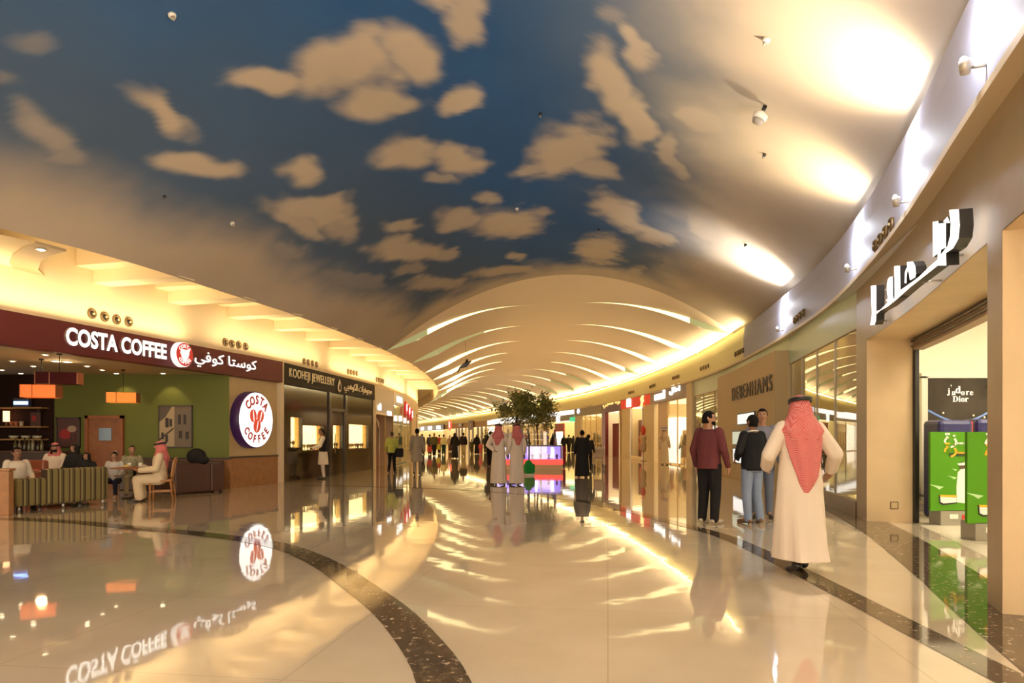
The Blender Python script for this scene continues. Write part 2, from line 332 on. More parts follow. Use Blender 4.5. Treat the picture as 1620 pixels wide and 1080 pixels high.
def sky_vault():
    ny, nx = 300, 340; ys = np.linspace(-3, 25.5, ny); us = np.linspace(-1, 1, nx)
    Y = np.repeat(ys[:, None], nx, 1); l = LE.x_of_y(ys)[:, None]; r = (RW.x_of_y(ys)+.3)[:, None]; U = np.repeat(us[None, :], ny, 0); X = l+(r-l)*(U+1)/2; Z = vault_z(X, Y)
    me = bpy.data.meshes.new('ceiling_sky'); v = np.stack([X, Y, Z], -1).reshape(-1, 3)
    idx = np.arange(ny*nx).reshape(ny, nx); f = np.stack([idx[:-1, :-1], idx[:-1, 1:], idx[1:, 1:], idx[1:, :-1]], -1).reshape(-1, 4)
    me.from_pydata(v.tolist(), [], f.tolist()); me.polygons.foreach_set('use_smooth', [True]*len(me.polygons))
    n1 = fbm(X*1.1, Y*1.1, 1)-.47; n2 = fbm(X*1.1+40, Y*1.1+9, 2)-.47; n3 = fbm(X*.35+3, Y*.35, 3, 3)-.45; n4 = fbm(X*3.2, Y*3.2, 5, 3)-.45
    n5 = fbm(X*.55+7, Y*.55+2, 8, 3)-.45; n6 = fbm(X*.55+17, Y*.55+22, 9, 3)-.45; Xw = X+n1*.8+n5*.5; Yw = Y+n2*.8+n6*.5; cl = np.zeros_like(X)
    for (px, py, a, b, rot, amp) in CLOUDS:
        c = to_vault(px, py); ca, sa = math.cos(R_(rot)), math.sin(R_(rot))
        ax = (to_vault(px+a*ca*.5, py+a*sa*.5)-to_vault(px-a*ca*.5, py-a*sa*.5)); bx = (to_vault(px-b*sa*.5, py+b*ca*.5)-to_vault(px+b*sa*.5, py-b*ca*.5))
        A = np.array([ax, bx]).T; I = np.linalg.inv(A); dx = Xw-c[0]; dy = Yw-c[1]; e = I[0, 0]*dx+I[0, 1]*dy; g = I[1, 0]*dx+I[1, 1]*dy
        d = np.sqrt(e*e+g*g)+n4*.55+n1*.5
        s = np.clip((1.30-d)/.80, 0, 1); cl = np.maximum(cl, amp*s*s*(3-2*s))
    
    uu = U+n3*.16+n1*.10+n5*.14+n4*.02; le = np.clip((-.72-uu)/.22, 0, 1); re = np.clip((uu-.40+.10*np.clip((14-Y)/6,0,1)*0)/.34, 0, 1); ee = np.clip((Y+n1*1.5-23.2)/1.8, 0, 1)
    edge = np.maximum(np.maximum(le*le*(3-2*le), re*re*(3-2*re)*.96), ee)
    mott = .92+.35*n3+.1*n1
    blue = np.array(BLUE); cld = np.array(CLD); gry = np.array(GRY)
    hz = (np.clip((np.abs(U+n3*.5)-.10)/.6, 0, 1)*np.where(U<0,.62,.95))[..., None]
    base = blue*(1-hz)+gry*hz
    w = np.maximum(cl, edge)[..., None]; colr = base*(1-w)+cld*w; colr = colr*mott[..., None]
    at = me.color_attributes.new('paint', 'FLOAT_COLOR', 'POINT'); at.data.foreach_set('color', np.concatenate([np.clip(colr, 0, 1), np.ones_like(X)[..., None]], -1).reshape(-1))
    m = bpy.data.materials.new('sky_mural_paint'); m.use_nodes = True; nt = m.node_tree; b = nt.nodes['Principled BSDF']; an = nt.nodes.new('ShaderNodeVertexColor'); an.layer_name = 'paint'
    nt.links.new(an.outputs[0], b.inputs['Base Color']); b.inputs['Roughness'].default_value = .75; b.inputs['Specular IOR Level'].default_value = .2
    me.materials.append(m); o = link('ceiling_sky_mural', me); return struct(o)
BLUE = (.027, .100, .27); CLD = (.56, .475, .375); GRY = (.115, .155, .205)
sky_vault()
# ---- cream vault with the chevron light slits
M_cream = mat('cream_plaster', (.86, .74, .60), .8, spec=.2)
M_upper = mat('warm_cream_wall', (.80, .68, .48), .8, spec=.2)
M_slit = emis('lit_slit', (1.0, .83, .38), 1.4)
M_slitg = mat('green_slit_glass', (.50, .58, .36), .3, emit=(.60, .66, .30), es=.14)
CL = Path([(1.78,25.5),(1.85,32),(1.9,38.5),(1.8,44.5),(1.4,50.6),(.8,57),(-.1,63),(-1.4,69),(-2.9,75),(-4.6,81),(-6.5,87),(-8.4,93),(-12.2,105),(-16,117),(-24,141),(-33,168),(-43,197)])
def cream_vault():
    nrow = 30; nu = 44
    PRs = [RW.s_of_y(25.5)+.05]; PLs = [LE.s_of_y(25.3)]; CCs = [0.]
    r0, l0 = RW.s_of_y(25.6), LE.s_of_y(25.4)
    for k in range(nrow): PRs.append(r0+5.65*k); PLs.append(l0+(4.3 if k < 6 else 5.0)*k); CCs.append(6.4+5.9*k)
    def pt(k, u):
        sgn = u >= 0; e = RW.off(min(PRs[k], RW.L), .3) if sgn else LE.at(min(PLs[k], LE.L)); c = CL.at(min(CCs[k], CL.L)); a = abs(u); a2 = a
        p = c+(e-c)*a2
        zb = ZL+(ZR-ZL)*(u+1)/2+RISE*(1-u*u); return p, zb
    def dip(a, k):
        if k == 0: return 0.
        a0 = .20
        if a <= a0 or a >= 1: return 0.
        t = (a-a0)/(1-a0); v = (t**1.9)*min(1, (1-t)/.20)*1.0
        return .38*v
    us = sorted(set([-1+2*i/(2*nu) for i in range(2*nu+1)])); mb = MB(); nv = 6; slit = [[], []]
    for k in range(nrow):
        rows = []
        for j in range(nv+1):
            v = j/nv; row = []
            for u in us:
                p0, z0 = pt(k, u); p1, z1 = pt(k+1, u); p = p0+(p1-p0)*v; z = z0+(.02*(1-v) if k == 0 else 0)
                row.append(mb.bm.verts.new((p.x, p.y, z-dip(abs(u), k)*(1-v)**1.3)))
            rows.append(row)
        for a, b in zip(rows, rows[1:]):
            for i in range(len(us)-1):
                f = mb.bm.faces.new((a[i], a[i+1], b[i+1], b[i])); f.smooth = True
    struct(mb.build('ceiling_cream_vault', M_cream, recalc=False))
    n = 0; rnd = random.Random(3)
    for k in range(1, nrow):
        for half in (-1, 1):
            A = []; B = []
            N = 30; aa = [.1+.9*i/N for i in range(N+1)]
            for a in aa:
                p, z = pt(k, half*a); d = dip(a, k); A.append((p.x, p.y, z+.0005)); B.append((p.x, p.y, z-d-.0005))
            n += 1
            mb = MB(); mb.strip(A, B, False); mb.bm.faces.ensure_lookup_table()
            lo, hi = (.80, 2.) if rnd.random() < .55 else (.0, .22) if rnd.random() < .5 else (.55, .85)
            if k == 1: lo, hi = .74, 2.
            if k == 2 and half < 0: lo, hi = .45, .97
            if k == 2 and half > 0 or k == 3: lo, hi = 2, 3
            for i, f in enumerate(mb.bm.faces):
                a = (aa[i]-.1)/.9
                f.material_index = 1 if lo < a < hi else 0
            o = mb.build('ceiling_light_slit', [M_slit, M_slitg], recalc=False)
            tag(o, None, None, None, 'structure')
cream_vault()
# ---- right fascia
M_fascia = mat('cool_lit_fascia', (.43, .43, .53), .6, spec=.3)  # cool cast of the uplights put into the band's colour
M_fascia2 = mat('yellow_lit_fascia', (.88, .80, .46), .7, spec=.3)  # same band, yellow cove light put into its colour
M_lip = mat('cream_lip', (.70, .58, .40), .6)
def along(path, q0, q1, step, d): 
    n = max(2, int((q1-q0)/step)); return [path.off(q0+(q1-q0)*i/n, d) for i in range(n+1)]
qS = RW.hit(1182)
def sweep(name, path, q0, q1, prof, m, step=.5, nm=True):
    """prof: list of (d, z); d>0 = right of travel"""
    mb = MB(); lines = [[(p.x, p.y, z) for p in along(path, q0, q1, step, d)] for d, z in prof]
    for a, b in zip(lines, lines[1:]): mb.strip(a, b, True)
    o = mb.build(name, m, recalc=False)
    return struct(o)
FZ0, FZ1 = 3.93, 5.07
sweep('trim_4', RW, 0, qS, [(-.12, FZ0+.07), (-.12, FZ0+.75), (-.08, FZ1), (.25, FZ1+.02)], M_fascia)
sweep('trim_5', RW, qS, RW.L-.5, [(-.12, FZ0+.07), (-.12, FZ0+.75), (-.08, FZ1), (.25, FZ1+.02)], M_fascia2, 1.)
sweep('trim_6', RW, 0, RW.L-.5, [(.05, FZ0), (-.17, FZ0), (-.17, FZ0+.07), (-.12, FZ0+.07)], M_lip, 1.)
sweep('wall_right_head', RW, 0, RW.L-.5, [(.28, FZ0), (.28, ZR+.1)], M_lip, 1.)
def cove_line():
    mb = MB(); ring = []
    for p0, p1 in zip(along(RW, qS, RW.L-.6, .8, -.27), along(RW, qS, RW.L-.6, .8, -.25)): ring.append([(p0.x, p0.y, FZ1+.0), (p0.x, p0.y, FZ1+.02), (p1.x, p1.y, FZ1+.02), (p1.x, p1.y, FZ1+.0)])
    mb.loft(ring); struct(mb.build('trim_8', emis('cove_line_glow', (1.0, .80, .30), 9.), smooth=False))
cove_line()
# ---- left: upper wall, recess ceiling, vault lip, stepped beams
ZT = 3.67
sweep('wall_left', LW, 0, LW.L-.5, [(-.02, ZT), (-.02, 5.45)], M_upper, .7)
qa, qb = LE.s_of_y(-2), LE.L-.5
sweep('trim_7', LE, qa, qb, [(0, ZL), (-.02, ZL+.02), (-.05, 5.45)], M_upper, .6)
mb = MB(); A = []; B = []
for y in np.linspace(-2.9, 192, 130):
    A.append((LE.x_of_y(y), y, 5.44)); B.append((LW.x_of_y(max(y, 2.5))-.1 if y > 2.5 else -14.5, y, 5.44))
mb.strip(A, B); struct(mb.build('ceiling_recess', M_upper, recalc=False))
def recess_beams():
    n = 0
    for i in range(16):
        D0 = 14.55+2.05*i*(1 if i < 8 else 1)
        q = LW.s_of_y(D0); a = LW.at(q); t = (LW.at(q+.1)-LW.at(q-.1)).normalized(); nrm = Vector((t.y, -t.x))
        # distance to the vault edge along the wall normal
        best = min((abs((e-a).dot(t)), (e-a).dot(nrm)) for e in LE.p if (e-a).dot(nrm) > 0)[1]
        M = Matrix(((t.x, -nrm.x, 0, a.x), (t.y, -nrm.y, 0, a.y), (0, 0, 1, 0), (0, 0, 0, 1)))
        mb = MB(); mb.box((-.22, -best-.05, 4.62), (.22, .02, 5.44), M); mb.box((-.62, -best-.05, 4.88), (-.22, .02, 5.44), M)
        n += 1; struct(mb.build('trim_%d' % (20+n), M_upper))
recess_beams()
# back of the hall, so that the mall reads closed from a step aside
# ================================================================== SHOP FRONTS
CNT = {'trim': 60, 'window': 0, 'door': 0}
def nm(k): CNT[k] += 1; return '%s_%d' % (k, CNT[k])
M_tan = mat('tan_panel', (.60, .44, .22), .6, noise=.04, nscale=3)
M_taupe_lit = mat('lit_taupe_stone', (.62, .45, .26), .45, noise=.06, nscale=2.2)  # lighter copy of the taupe stone, shop light put into its colour
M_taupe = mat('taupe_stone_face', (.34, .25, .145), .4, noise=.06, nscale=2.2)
M_mint = mat('mint_transom', (.50, .58, .40), .35)
M_brown = mat('dark_brown_plinth', (.12, .075, .035), .35)
M_dark = mat('dark_bronze', (.055, .040, .026), .18)
M_black = mat('satin_black', (.012, .010, .009), .4)
M_white = mat('white_paint', (.82, .78, .70), .6)
M_maroon = mat('maroon_fascia_panel', (.115, .0065, .0065), .5)
M_green = mat('olive_green_wall', (.135, .155, .026), .7)
M_wood = mat('honey_wood', (.34, .155, .055), .45, noise=.15, nscale=6)
M_woodr = mat('reddish_wood', (.28, .085, .020), .45, noise=.15, nscale=6)
M_espresso = mat('espresso_wood', (.045, .020, .012), .4)
M_gold = mat('gold_frame', (.62, .43, .16), .35, metal=.6)
M_steel = mat('brushed_steel', (.55, .53, .50), .3, metal=.9)
M_grey = mat('warm_grey', (.38, .34, .30), .5)
M_glass = glass('clear_shop_glass', (1, .99, .94), .75, 0, .07)
M_glassr = glass('mirror_like_shop_glass', (.97, .95, .85), .85, .0, .20)
M_glassd = glass('dark_tinted_glass', (.30, .26, .20), .7, 0, .10)
E_warm = emis('warm_lamp_glow', (1.0, .80, .48), 5.)
E_white = emis('white_lamp_glow', (1.0, .93, .78), 7.)
E_ceil = emis('shop_ceiling_light', (1.0, .80, .48), 1.3)
E_letter = emis('backlit_white_letters', (1.0, .97, .90), .95)
E_case = emis('lit_case_back', (1.0, .76, .34), 3.2)
def wallbox(M, a, b, m, name=None, parent=None):
    mb = MB(); mb.box(a, b); o = mb.build(name or nm('trim'), m)
    if parent is None: o.matrix_world = M; struct(o)
    else: o.parent = parent
    return o
def shop_room(M, w, depth, zc, m_wall, m_ceil, back=None, z0=0., side=True):
    """walls and ceiling of a shop behind its front; local frame X along the front, Y into the shop"""
    mb = MB()
    mb.slot = 0
    mb.poly([(0, depth, z0), (w, depth, z0), (w, depth, zc), (0, depth, zc)])
    if side:
        mb.poly([(0, .05, z0), (0, depth, z0), (0, depth, zc), (0, .05, zc)]); mb.poly([(w, .05, z0), (w, depth, z0), (w, depth, zc), (w, .05, zc)])
    mb.slot = 1; mb.poly([(0, .02, zc), (w, .02, zc), (w, depth, zc), (0, depth, zc)])
    o = mb.build('wall_shop', [back or m_wall, m_ceil], recalc=False); o.matrix_world = M; return struct(o)
def window(M, x0, x1, z0, z1, n=1, m=None, fm=None, y=.02, fw=.03):
    root = bpy.data.objects.new(nm('window'), None); COL.objects.link(root); root.matrix_world = M; struct(root)
    w = (x1-x0)/n
    for i in range(n):
        mb = MB(); mb.box((x0+w*i+.005, y, z0), (x0+w*(i+1)-.005, y+.012, z1)); mb.build('pane', m or M_glass, root)
    mb = MB()
    for i in range(n+1):
        xx = x0+w*i; mb.box((xx-fw/2, y-.02, z0), (xx+fw/2, y+.03, z1))
    mb.box((x0, y-.02, z1-fw), (x1, y+.03, z1)); mb.box((x0, y-.02, z0), (x1, y+.03, z0+fw)); mb.build('window_frame', fm or M_gold, root)
    return root
# ---------------------------------------------------------------- CAFE (left)
qc0, qc1 = LW.s_of_y(8.2), LW.hit(441)
MC, WC = frame(LW, qc0, qc1)
bz0, bz1 = 3.04, ZT
t = thing('fascia_sign', 'long maroon fascia sign with white letters above the cafe', 'sign', M=MC)
mb = MB(); mb.box((0, -.14, bz0), (WC, .10, bz1), bev=.01); mb.build('board', M_maroon, t)
E_side = mat('letter_side_grey', (.30, .22, .18), .5)
def span_text(M, parent, txt, p0, p1, hz, m, name='lettering', ext=.03, bold=0., y=-.17, space=1.):
    """text fitted between two photo points (left and right ends on the baseline middle), local height hz"""
    a = onframe(M, *p0, y); b = onframe(M, *p1, y)
    me = text_mesh(txt, 1., 0, 0, space=space); co = np.array([v.co[:] for v in me.vertices]); wd_ = co[:, 0].max()-co[:, 0].min(); ht = co[:, 2].max()-co[:, 2].min()
    size = hz/ht; xs = abs(b[0]-a[0])/(wd_*size); bpy.data.meshes.remove(me)
    me = text_mesh(txt, size, ext, bold*size, xs, space=space); co = np.array([v.co[:] for v in me.vertices]); cx, cz = (co[:, 0].max()+co[:, 0].min())/2, (co[:, 2].max()+co[:, 2].min())/2
    me.name = name
    mm = m if isinstance(m, (list, tuple)) else [m]
    for x in mm: me.materials.append(x)
    if len(mm) > 1:
        for p in me.polygons: p.material_index = 0 if abs(p.normal.y) > .9 else 1
    o = link(name, me, parent); o.location = ((a[0]+b[0])/2-cx, y, (a[1]+b[1])/2-cz); return o
span_text(MC, t, 'COSTA COFFEE', (104, 535), (262, 553), .33, [E_letter, E_side], ext=.022, bold=.034)
span_text(MC, t, '\ufef2\ufed3\ufeee\ufedb \ufe8e\ufe98\ufeb3\ufeee\ufedb', (307, 572), (405, 577), .40, [E_letter, E_side], name='arabic_lettering', ext=.022, bold=.012)
M_red = mat('sign_red', (.55, .03, .03), .4, emit=(.6, .03, .02), es=.25)
def bean(mb, c, a, b, rot, y0, y1):
    pts = []
    for i in range(20):
        th = 2*math.pi*i/20; x = a*math.cos(th); z = b*math.sin(th); cr, sr = math.cos(rot), math.sin(rot); pts.append((c[0]+x*cr-z*sr, c[1]+x*sr+z*cr))
    mb.prism(pts, y0, y1)
def arc_text(parent, txt, R, a0, a1, size, m, y, xs=1., bold=.02, flip=False, c=(0, 0)):
    n = len(txt)
    for i, ch in enumerate(txt):
        if ch == ' ': continue
        a = a0+(a1-a0)*(i/(n-1)); x = c[0]+R*math.sin(a); z = c[1]+R*math.cos(a)
        text('letter', ch, size, m, parent, (x, y, z), .006, bold*size, xs, (a if not flip else a+math.pi))
# round emblem on the fascia
p = onframe(MC, 284, 561, -.2)
E_disc = emis('lit_disc_white', (1, .97, .92), .5)
em = thing('round_emblem', 'small round red and white emblem between the two scripts on the maroon fascia', 'sign', M=MC @ Matrix.Translation((p[0], -.2, p[1])))
mb = MB(); mb.lathe([(.30, 0), (.30, .12), (.29, .14)], 40, M=Matrix.Rotation(R_(90), 4, 'X')); mb.build('rim', E_disc, em)
mb = MB(); mb.lathe([(.255, 0), (.278, .012)], 40, c=(0, 0, .141), M=Matrix.Rotation(R_(90), 4, 'X')); mb.build('red_ring', M_red, em)
mb = MB()
mb.prism([(-.13, .12), (.13, .12), (.15, .03), (.09, -.09), (.03, -.16), (-.03, -.16), (-.09, -.09), (-.15, .03)], -.160, -.150); mb.build('white_cup_mark', E_disc, em)
arc_text(em, 'COSTA', .200, R_(-48), R_(48), .115, E_disc, -.158)
arc_text(em, 'COFFEE', .200, R_(232), R_(128), .115, E_disc, -.158, flip=True)
# big round sign on the tan wall right of the cafe opening
qd0, qd1 = LW.hit(356)+.22, LW.hit(441)
MD, WD = frame(LW, qd0, qd1, off=.06)
wallbox(MD, (0, 0, .82), (WD, .25, bz0), M_tan, 'wall_left_sign_pier')
wallbox(MD, (0, -.03, 0), (WD, .25, .80), M_wood, 'wall_left_wainscot')
wallbox(MD, (0, -.05, .80), (WD, .25, .85), M_espresso)
p = onframe(MD, 405, 664, -.26)
ds = thing('round_sign', 'large backlit round white sign with red coffee beans on the tan wall', 'sign', M=MD @ Matrix.Translation((p[0], 0, p[1])))
RX = Matrix.Rotation(R_(90), 4, 'X')
M_purple = mat('dark_purple_rim', (.045, .010, .028), .4, emit=(.08, .02, .25), es=.05)
mb = MB(); mb.lathe([(.80, 0), (.80, .26), (.775, .27)], 56, M=RX); mb.build('rim', M_purple, ds)
mb = MB(); mb.lathe([(.77, 0), (.77, .012)], 56, c=(0, 0, .271), M=RX); mb.build('face', emis('disc_face', (1, .96, .90), .95), ds)
mb = MB(); bean(mb, (-.17, .11), .15, .185, R_(8), -.30, -.285); bean(mb, (.17, .11), .15, .185, R_(-20), -.30, -.285); bean(mb, (.0, -.17), .155, .195, R_(-14), -.306, -.286); mb.build('coffee_beans', mat('bean_red', (.55, .06, .03), .5, emit=(.75, .07, .03), es=.3), ds)
mb = MB()
for c, rot in (((-.17, .11), 8), ((.17, .11), -20), ((0, -.17), -14)): bean(mb, c, .016, .16, R_(rot), -.312, -.296)
mb.build('bean_crease', E_disc, ds)
M_ltr = mat('disc_letter_red', (.30, .03, .03), .5, emit=(.4, .03, .02), es=.25)
arc_text(ds, 'COSTA', .555, R_(-44), R_(46), .34, M_ltr, -.29, .8, .04)
arc_text(ds, 'COFFEE', .555, R_(236), R_(124), .30, M_ltr, -.29, .8, .04, flip=True)
# stone front before the cafe, beside the viewer
MN_, WN_ = frame(LW, 0, qc0)
wallbox(MN_, (-5.5, 0, 0), (WN_, .2, ZT), mat('taupe_stone_face', (.34, .25, .145), .4, noise=.06, nscale=2.2), 'wall_left_near')
# cafe room
GY = 18.35
mb = MB()
mb.slot = 0; mb.poly([(-12.30, GY, 0), (-7.6, GY, 0), (-7.6, GY, 3.06), (-12.30, GY, 3.06)])
struct(mb.build('wall_back_green', M_green, recalc=False))
mb = MB(); mb.box((-17.5, GY-.02, 0), (-12.30, GY+.1, 3.06)); struct(mb.build('wall_back_dark', mat('dark_brown_wall', (.022, .007, .004), .7, spec=.2)))
mb = MB(); mb.box((-17.5, 8.0, 0), (-17.3, GY, 3.06)); struct(mb.build('wall_cafe_side', mat('dark_brown_wall', (.04, .015, .01), .6)))
mb = MB(); mb.box((-17.5, 8.0, 3.06), (-10.30, GY, 3.16)); mb.poly([(-10.3, 8.5, 3.06), (-7.5, 18.95, 3.06), (-10.3, 18.95, 3.06)]); struct(mb.build('ceiling_cafe', mat('cafe_ceiling', (.50, .45, .30), .8), recalc=False))
mb = MB(); mb.box((-10.35, GY-.05, 0), (-7.55, GY+.02, .78)); struct(mb.build('wall_back_wainscot', M_wood))
mb = MB(); mb.box((-10.35, GY-.09, .78), (-7.55, GY+.02, .83)); struct(mb.build(nm('trim'), M_espresso))
def X_(px, D): return (px-CX)*D/F
# door
d = bpy.data.objects.new(nm('door'), None); COL.objects.link(d); d.location = (X_(167, GY), GY, 0); struct(d)
mb = MB(); mb.box((-.51, -.09, 0), (-.43, 0, 1.96)); mb.box((.43, -.09, 0), (.51, 0, 1.96)); mb.box((-.51, -.09, 1.88), (.51, 0, 1.96)); mb.build('door_frame', M_woodr, d)
mb = MB(); mb.box((-.43, -.045, 0), (.43, 0, 1.88)); mb.build('door_leaf', mat('door_wood', (.25, .085, .020), .45, noise=.15, nscale=5), d)
mb = MB(); mb.box((-.15, -.06, 1.29), (.19, -.04, 1.62)); mb.build('door_pane', mat('door_pane_blue', (.06, .10, .14), .1, emit=(.1, .16, .2), es=.1), d)
mb = MB(); mb.tube([(.36, -.05, 1.0), (.36, -.10, 1.0), (.28, -.10, 1.0)], .012); mb.build('door_handle', M_steel, d)
# pictures
def picture(name, label, px0, px1, py0, py1, D, fm, bm_col, draw=None, fw=.04):
    x0, x1 = X_(px0, D), X_(px1, D); z0, z1 = zpx(D, py1), zpx(D, py0); w, h = x1-x0, z1-z0
    t = thing(name, label, 'picture', (x0, D, z0))
    mb = MB(); mb.box((0, -.05, 0), (w, 0, fw)); mb.box((0, -.05, h-fw), (w, 0, h)); mb.box((0, -.05, 0), (fw, 0, h)); mb.box((w-fw, -.05, 0), (w, 0, h)); mb.build('frame', fm, t)
    mb = MB(); mb.box((fw*.5, -.03, fw*.5), (w-fw*.5, -.005, h-fw*.5)); mb.build('print', bm_col, t)
    if draw: draw(t, w, h)
    return t
def pic1(t, w, h):
    mb = MB(); bean(mb, (w*.38, h*.45), w*.24, h*.17, .3, -.034, -.031); mb.build('red_print_shape', mat('print_red', (.35, .02, .02), .6), t)
    mb = MB(); bean(mb, (w*.66, h*.62), w*.19, h*.11, 0, -.037, -.035); mb.build('cream_print_shape', mat('print_cream', (.42, .30, .2), .6), t)
    mb = MB(); mb.box((w*.60, -.036, h*.18), (w*.68, -.033, h*.52)); mb.box((w*.76, -.036, h*.18), (w*.84, -.033, h*.48)); mb.build('dark_print_shape', mat('print_dark', (.07, .02, .02), .6), t)
picture('framed_picture', 'dark framed print with red and cream shapes left of the cafe door', 90, 128, 660, 708, GY, M_espresso, mat('print_brown', (.09, .03, .025), .5), pic1)
def pic2(t, w, h):
    mb = MB(); mb.poly([(w*.02, -.034, h*.03), (w*.47, -.034, h*.03), (w*.47, -.034, h*.97), (w*.40, -.034, h*.97), (w*.20, -.034, h*.72), (w*.02, -.034, h*.60)]); mb.build('sunlit_facade', mat('print_sand', (.42, .32, .19), .6), t, recalc=False)
    mb = MB(); mb.poly([(w*.02, -.034, h*.62), (w*.20, -.034, h*.735), (w*.38, -.034, h*.97), (w*.02, -.034, h*.97)]); mb.build('print_sky', mat('print_greybrown', (.10, .08, .06), .6), t, recalc=False)
    mb = MB()
    for (a, b, c, d_) in ((.20, .48, .30, .70), (.32, .50, .40, .68), (.08, .2, .16, .36), (.2, .14, .28, .3), (.58, .55, .66, .78), (.74, .55, .82, .78), (.60, .22, .70, .4), (.8, .2, .9, .38)):
        mb.box((w*a, -.037, h*b), (w*c, -.035, h*d_))
    mb.poly([(w*.02, -.038, h*.16), (w*.45, -.038, h*.44), (w*.45, -.038, h*.48), (w*.02, -.038, h*.21)]); mb.build('print_windows', mat('print_black', (.04, .03, .025), .6), t, recalc=False)
picture('wall_print', 'unframed sepia photograph of an old building on the green wall', 252, 305, 641, 708, GY, mat('print_edge', (.06, .05, .04), .6), mat('print_grey', (.17, .13, .09), .6), pic2, .02)
# shelves on the dark wall
for k, (py, px0, px1) in enumerate(((645, 2, 66), (675, 10, 66), (695, 10, 66))):
    D = GY-.3; x0, x1 = X_(px0-30, D), X_(px1, D); z = zpx(D, py)
    t = thing('wall_shelf', ['upper wooden cafe wall shelf carrying a blue lit screen', 'middle wooden cafe wall shelf holding small cups', 'lower wooden cafe wall shelf holding pale bowls'][k], 'shelf', (x0, GY-.02, z), group='cafe wall shelves')
    mb = MB(); mb.box((0, -.30, -.02), (x1-x0, -.005, .02)); mb.build('board', mat('lit_shelf_wood', (.36, .20, .06), .5), t)
    mb = MB()
    mb.bm.free()
    for xx in (.1, x1-x0-.12): mb = MB(); mb.box((xx, -.26, -.10), (xx+.03, -.005, -.02)); mb.build('bracket', M_espresso, t)
def cup(mb, x, y, z, r, h): mb.lathe([(r*.7, 0), (r*.8, .01), (r, h), (r*.88, h), (r*.6, .03)], 14, c=(x, y, z))
z2, z3 = zpx(GY-.3, 675)+.021, zpx(GY-.3, 695)+.021
for i, px in enumerate((18, 25, 33)):
    mb = MB(); cup(mb, 0, 0, 0, .055, .13); tag(mb.build('cup', mat(['rust_cup', 'rust_cup', 'cream_cup'][i], [(.4, .12, .05), (.4, .12, .05), (.5, .4, .3)][i], .4)), ['rust coloured cup at the left end of the middle cafe shelf', 'rust coloured cup in the centre trio on the middle cafe shelf', 'cream cup right of two rust cups on the cafe shelf'][i], 'cup', 'cups on the cafe shelf').location = (X_(px, GY-.2), GY-.18, z2)
for i, px in enumerate((21, 40, 58)):
    mb = MB(); mb.lathe([(.04, 0), (.09, .02), (.12, .08), (.11, .08), (.05, .03)], 16); tag(mb.build('bowl', mat('pale_bowl', (.6, .58, .42), .4)), ['pale bowl at the left of the lower cafe shelf under the lamp', 'pale bowl in the middle of the lower cafe shelf', 'pale bowl at the right end of the lower cafe shelf'][i], 'bowl', 'bowls on the cafe shelf').location = (X_(px, GY-.2), GY-.18, z3)
tt = thing('screen', 'small screen glowing blue on the upper cafe shelf', 'screen', (X_(33, GY-.2), GY-.2, zpx(GY-.3, 645)+.021))
mb = MB(); mb.box((-.21, 0, 0), (.21, .12, .24), bev=.01); mb.build('case', mat('screen_case', (.08, .08, .12), .4), tt)
mb = MB(); mb.box((-.19, -.006, .07), (.19, -.001, .16)); mb.build('display', emis('blue_screen_glow', (.18, .32, 1.0), 3.0), tt)
tt = thing('table_lamp', 'small glowing orange lamp on the left of the cafe shelving', 'lamp', (X_(10, GY-.2), GY-.2, z2))
mb = MB(); mb.lathe([(.06, 0), (.06, .02), (.015, .03), (.015, .16)], 14); mb.build('base', M_espresso, tt)
mb = MB(); mb.lathe([(.075, .12), (.075, .40)], 16); mb.build('lamp_shade', emis('orange_lamp_glow', (1.0, .48, .22), 1.8), tt)
tt = thing('shelf_print', 'small framed red print leaning on the middle cafe shelf', 'picture', (X_(54, GY-.15), GY-.10, z2))
mb = MB(); mb.box((-.14, 0, 0), (.14, .03, .38)); mb.build('frame', M_espresso, tt)
mb = MB(); mb.box((-.12, -.004, .02), (.12, -.001, .36)); mb.build('print', mat('print_brown', (.09, .03, .025), .5), tt)
mb = MB(); mb.box((-.09, -.008, .14), (.02, -.005, .28)); mb.build('red_print_shape', mat('print_red', (.35, .02, .02), .6), tt)
# counter with bottles under the shelves
t = thing('service_counter', 'dark wooden cafe counter under the wall shelves', 'counter', (X_(38, 17.5), 17.6, 0))
mb = MB(); mb.box((-2.4, -.3, 0), (.9, .3, .98)); mb.build('body', M_espresso, t)
mb = MB(); mb.box((-2.45, -.34, .98), (.95, .34, 1.03), bev=.008); mb.build('worktop', mat('counter_top', (.10, .06, .04), .25), t)
for i, (px, hh) in enumerate(((24, .30), (31, .27), (39, .34), (46, .30), (52, .36), (60, .26), (66, .32))):
    mb = MB(); mb.lathe([(.04, 0), (.045, .02), (.045, hh*.55), (.016, hh*.75), (.016, hh)], 12)
    tag(mb.build('bottle', mat('dark_bottle_%d' % (i % 3), [(.10, .09, .04), (.20, .17, .11), (.05, .035, .02)][i % 3], .15)), 'dark glass bottle standing on the cafe counter under the shelves', 'bottle', 'bottles on the cafe counter').location = (X_(px, 17.5), 17.5, 1.03)
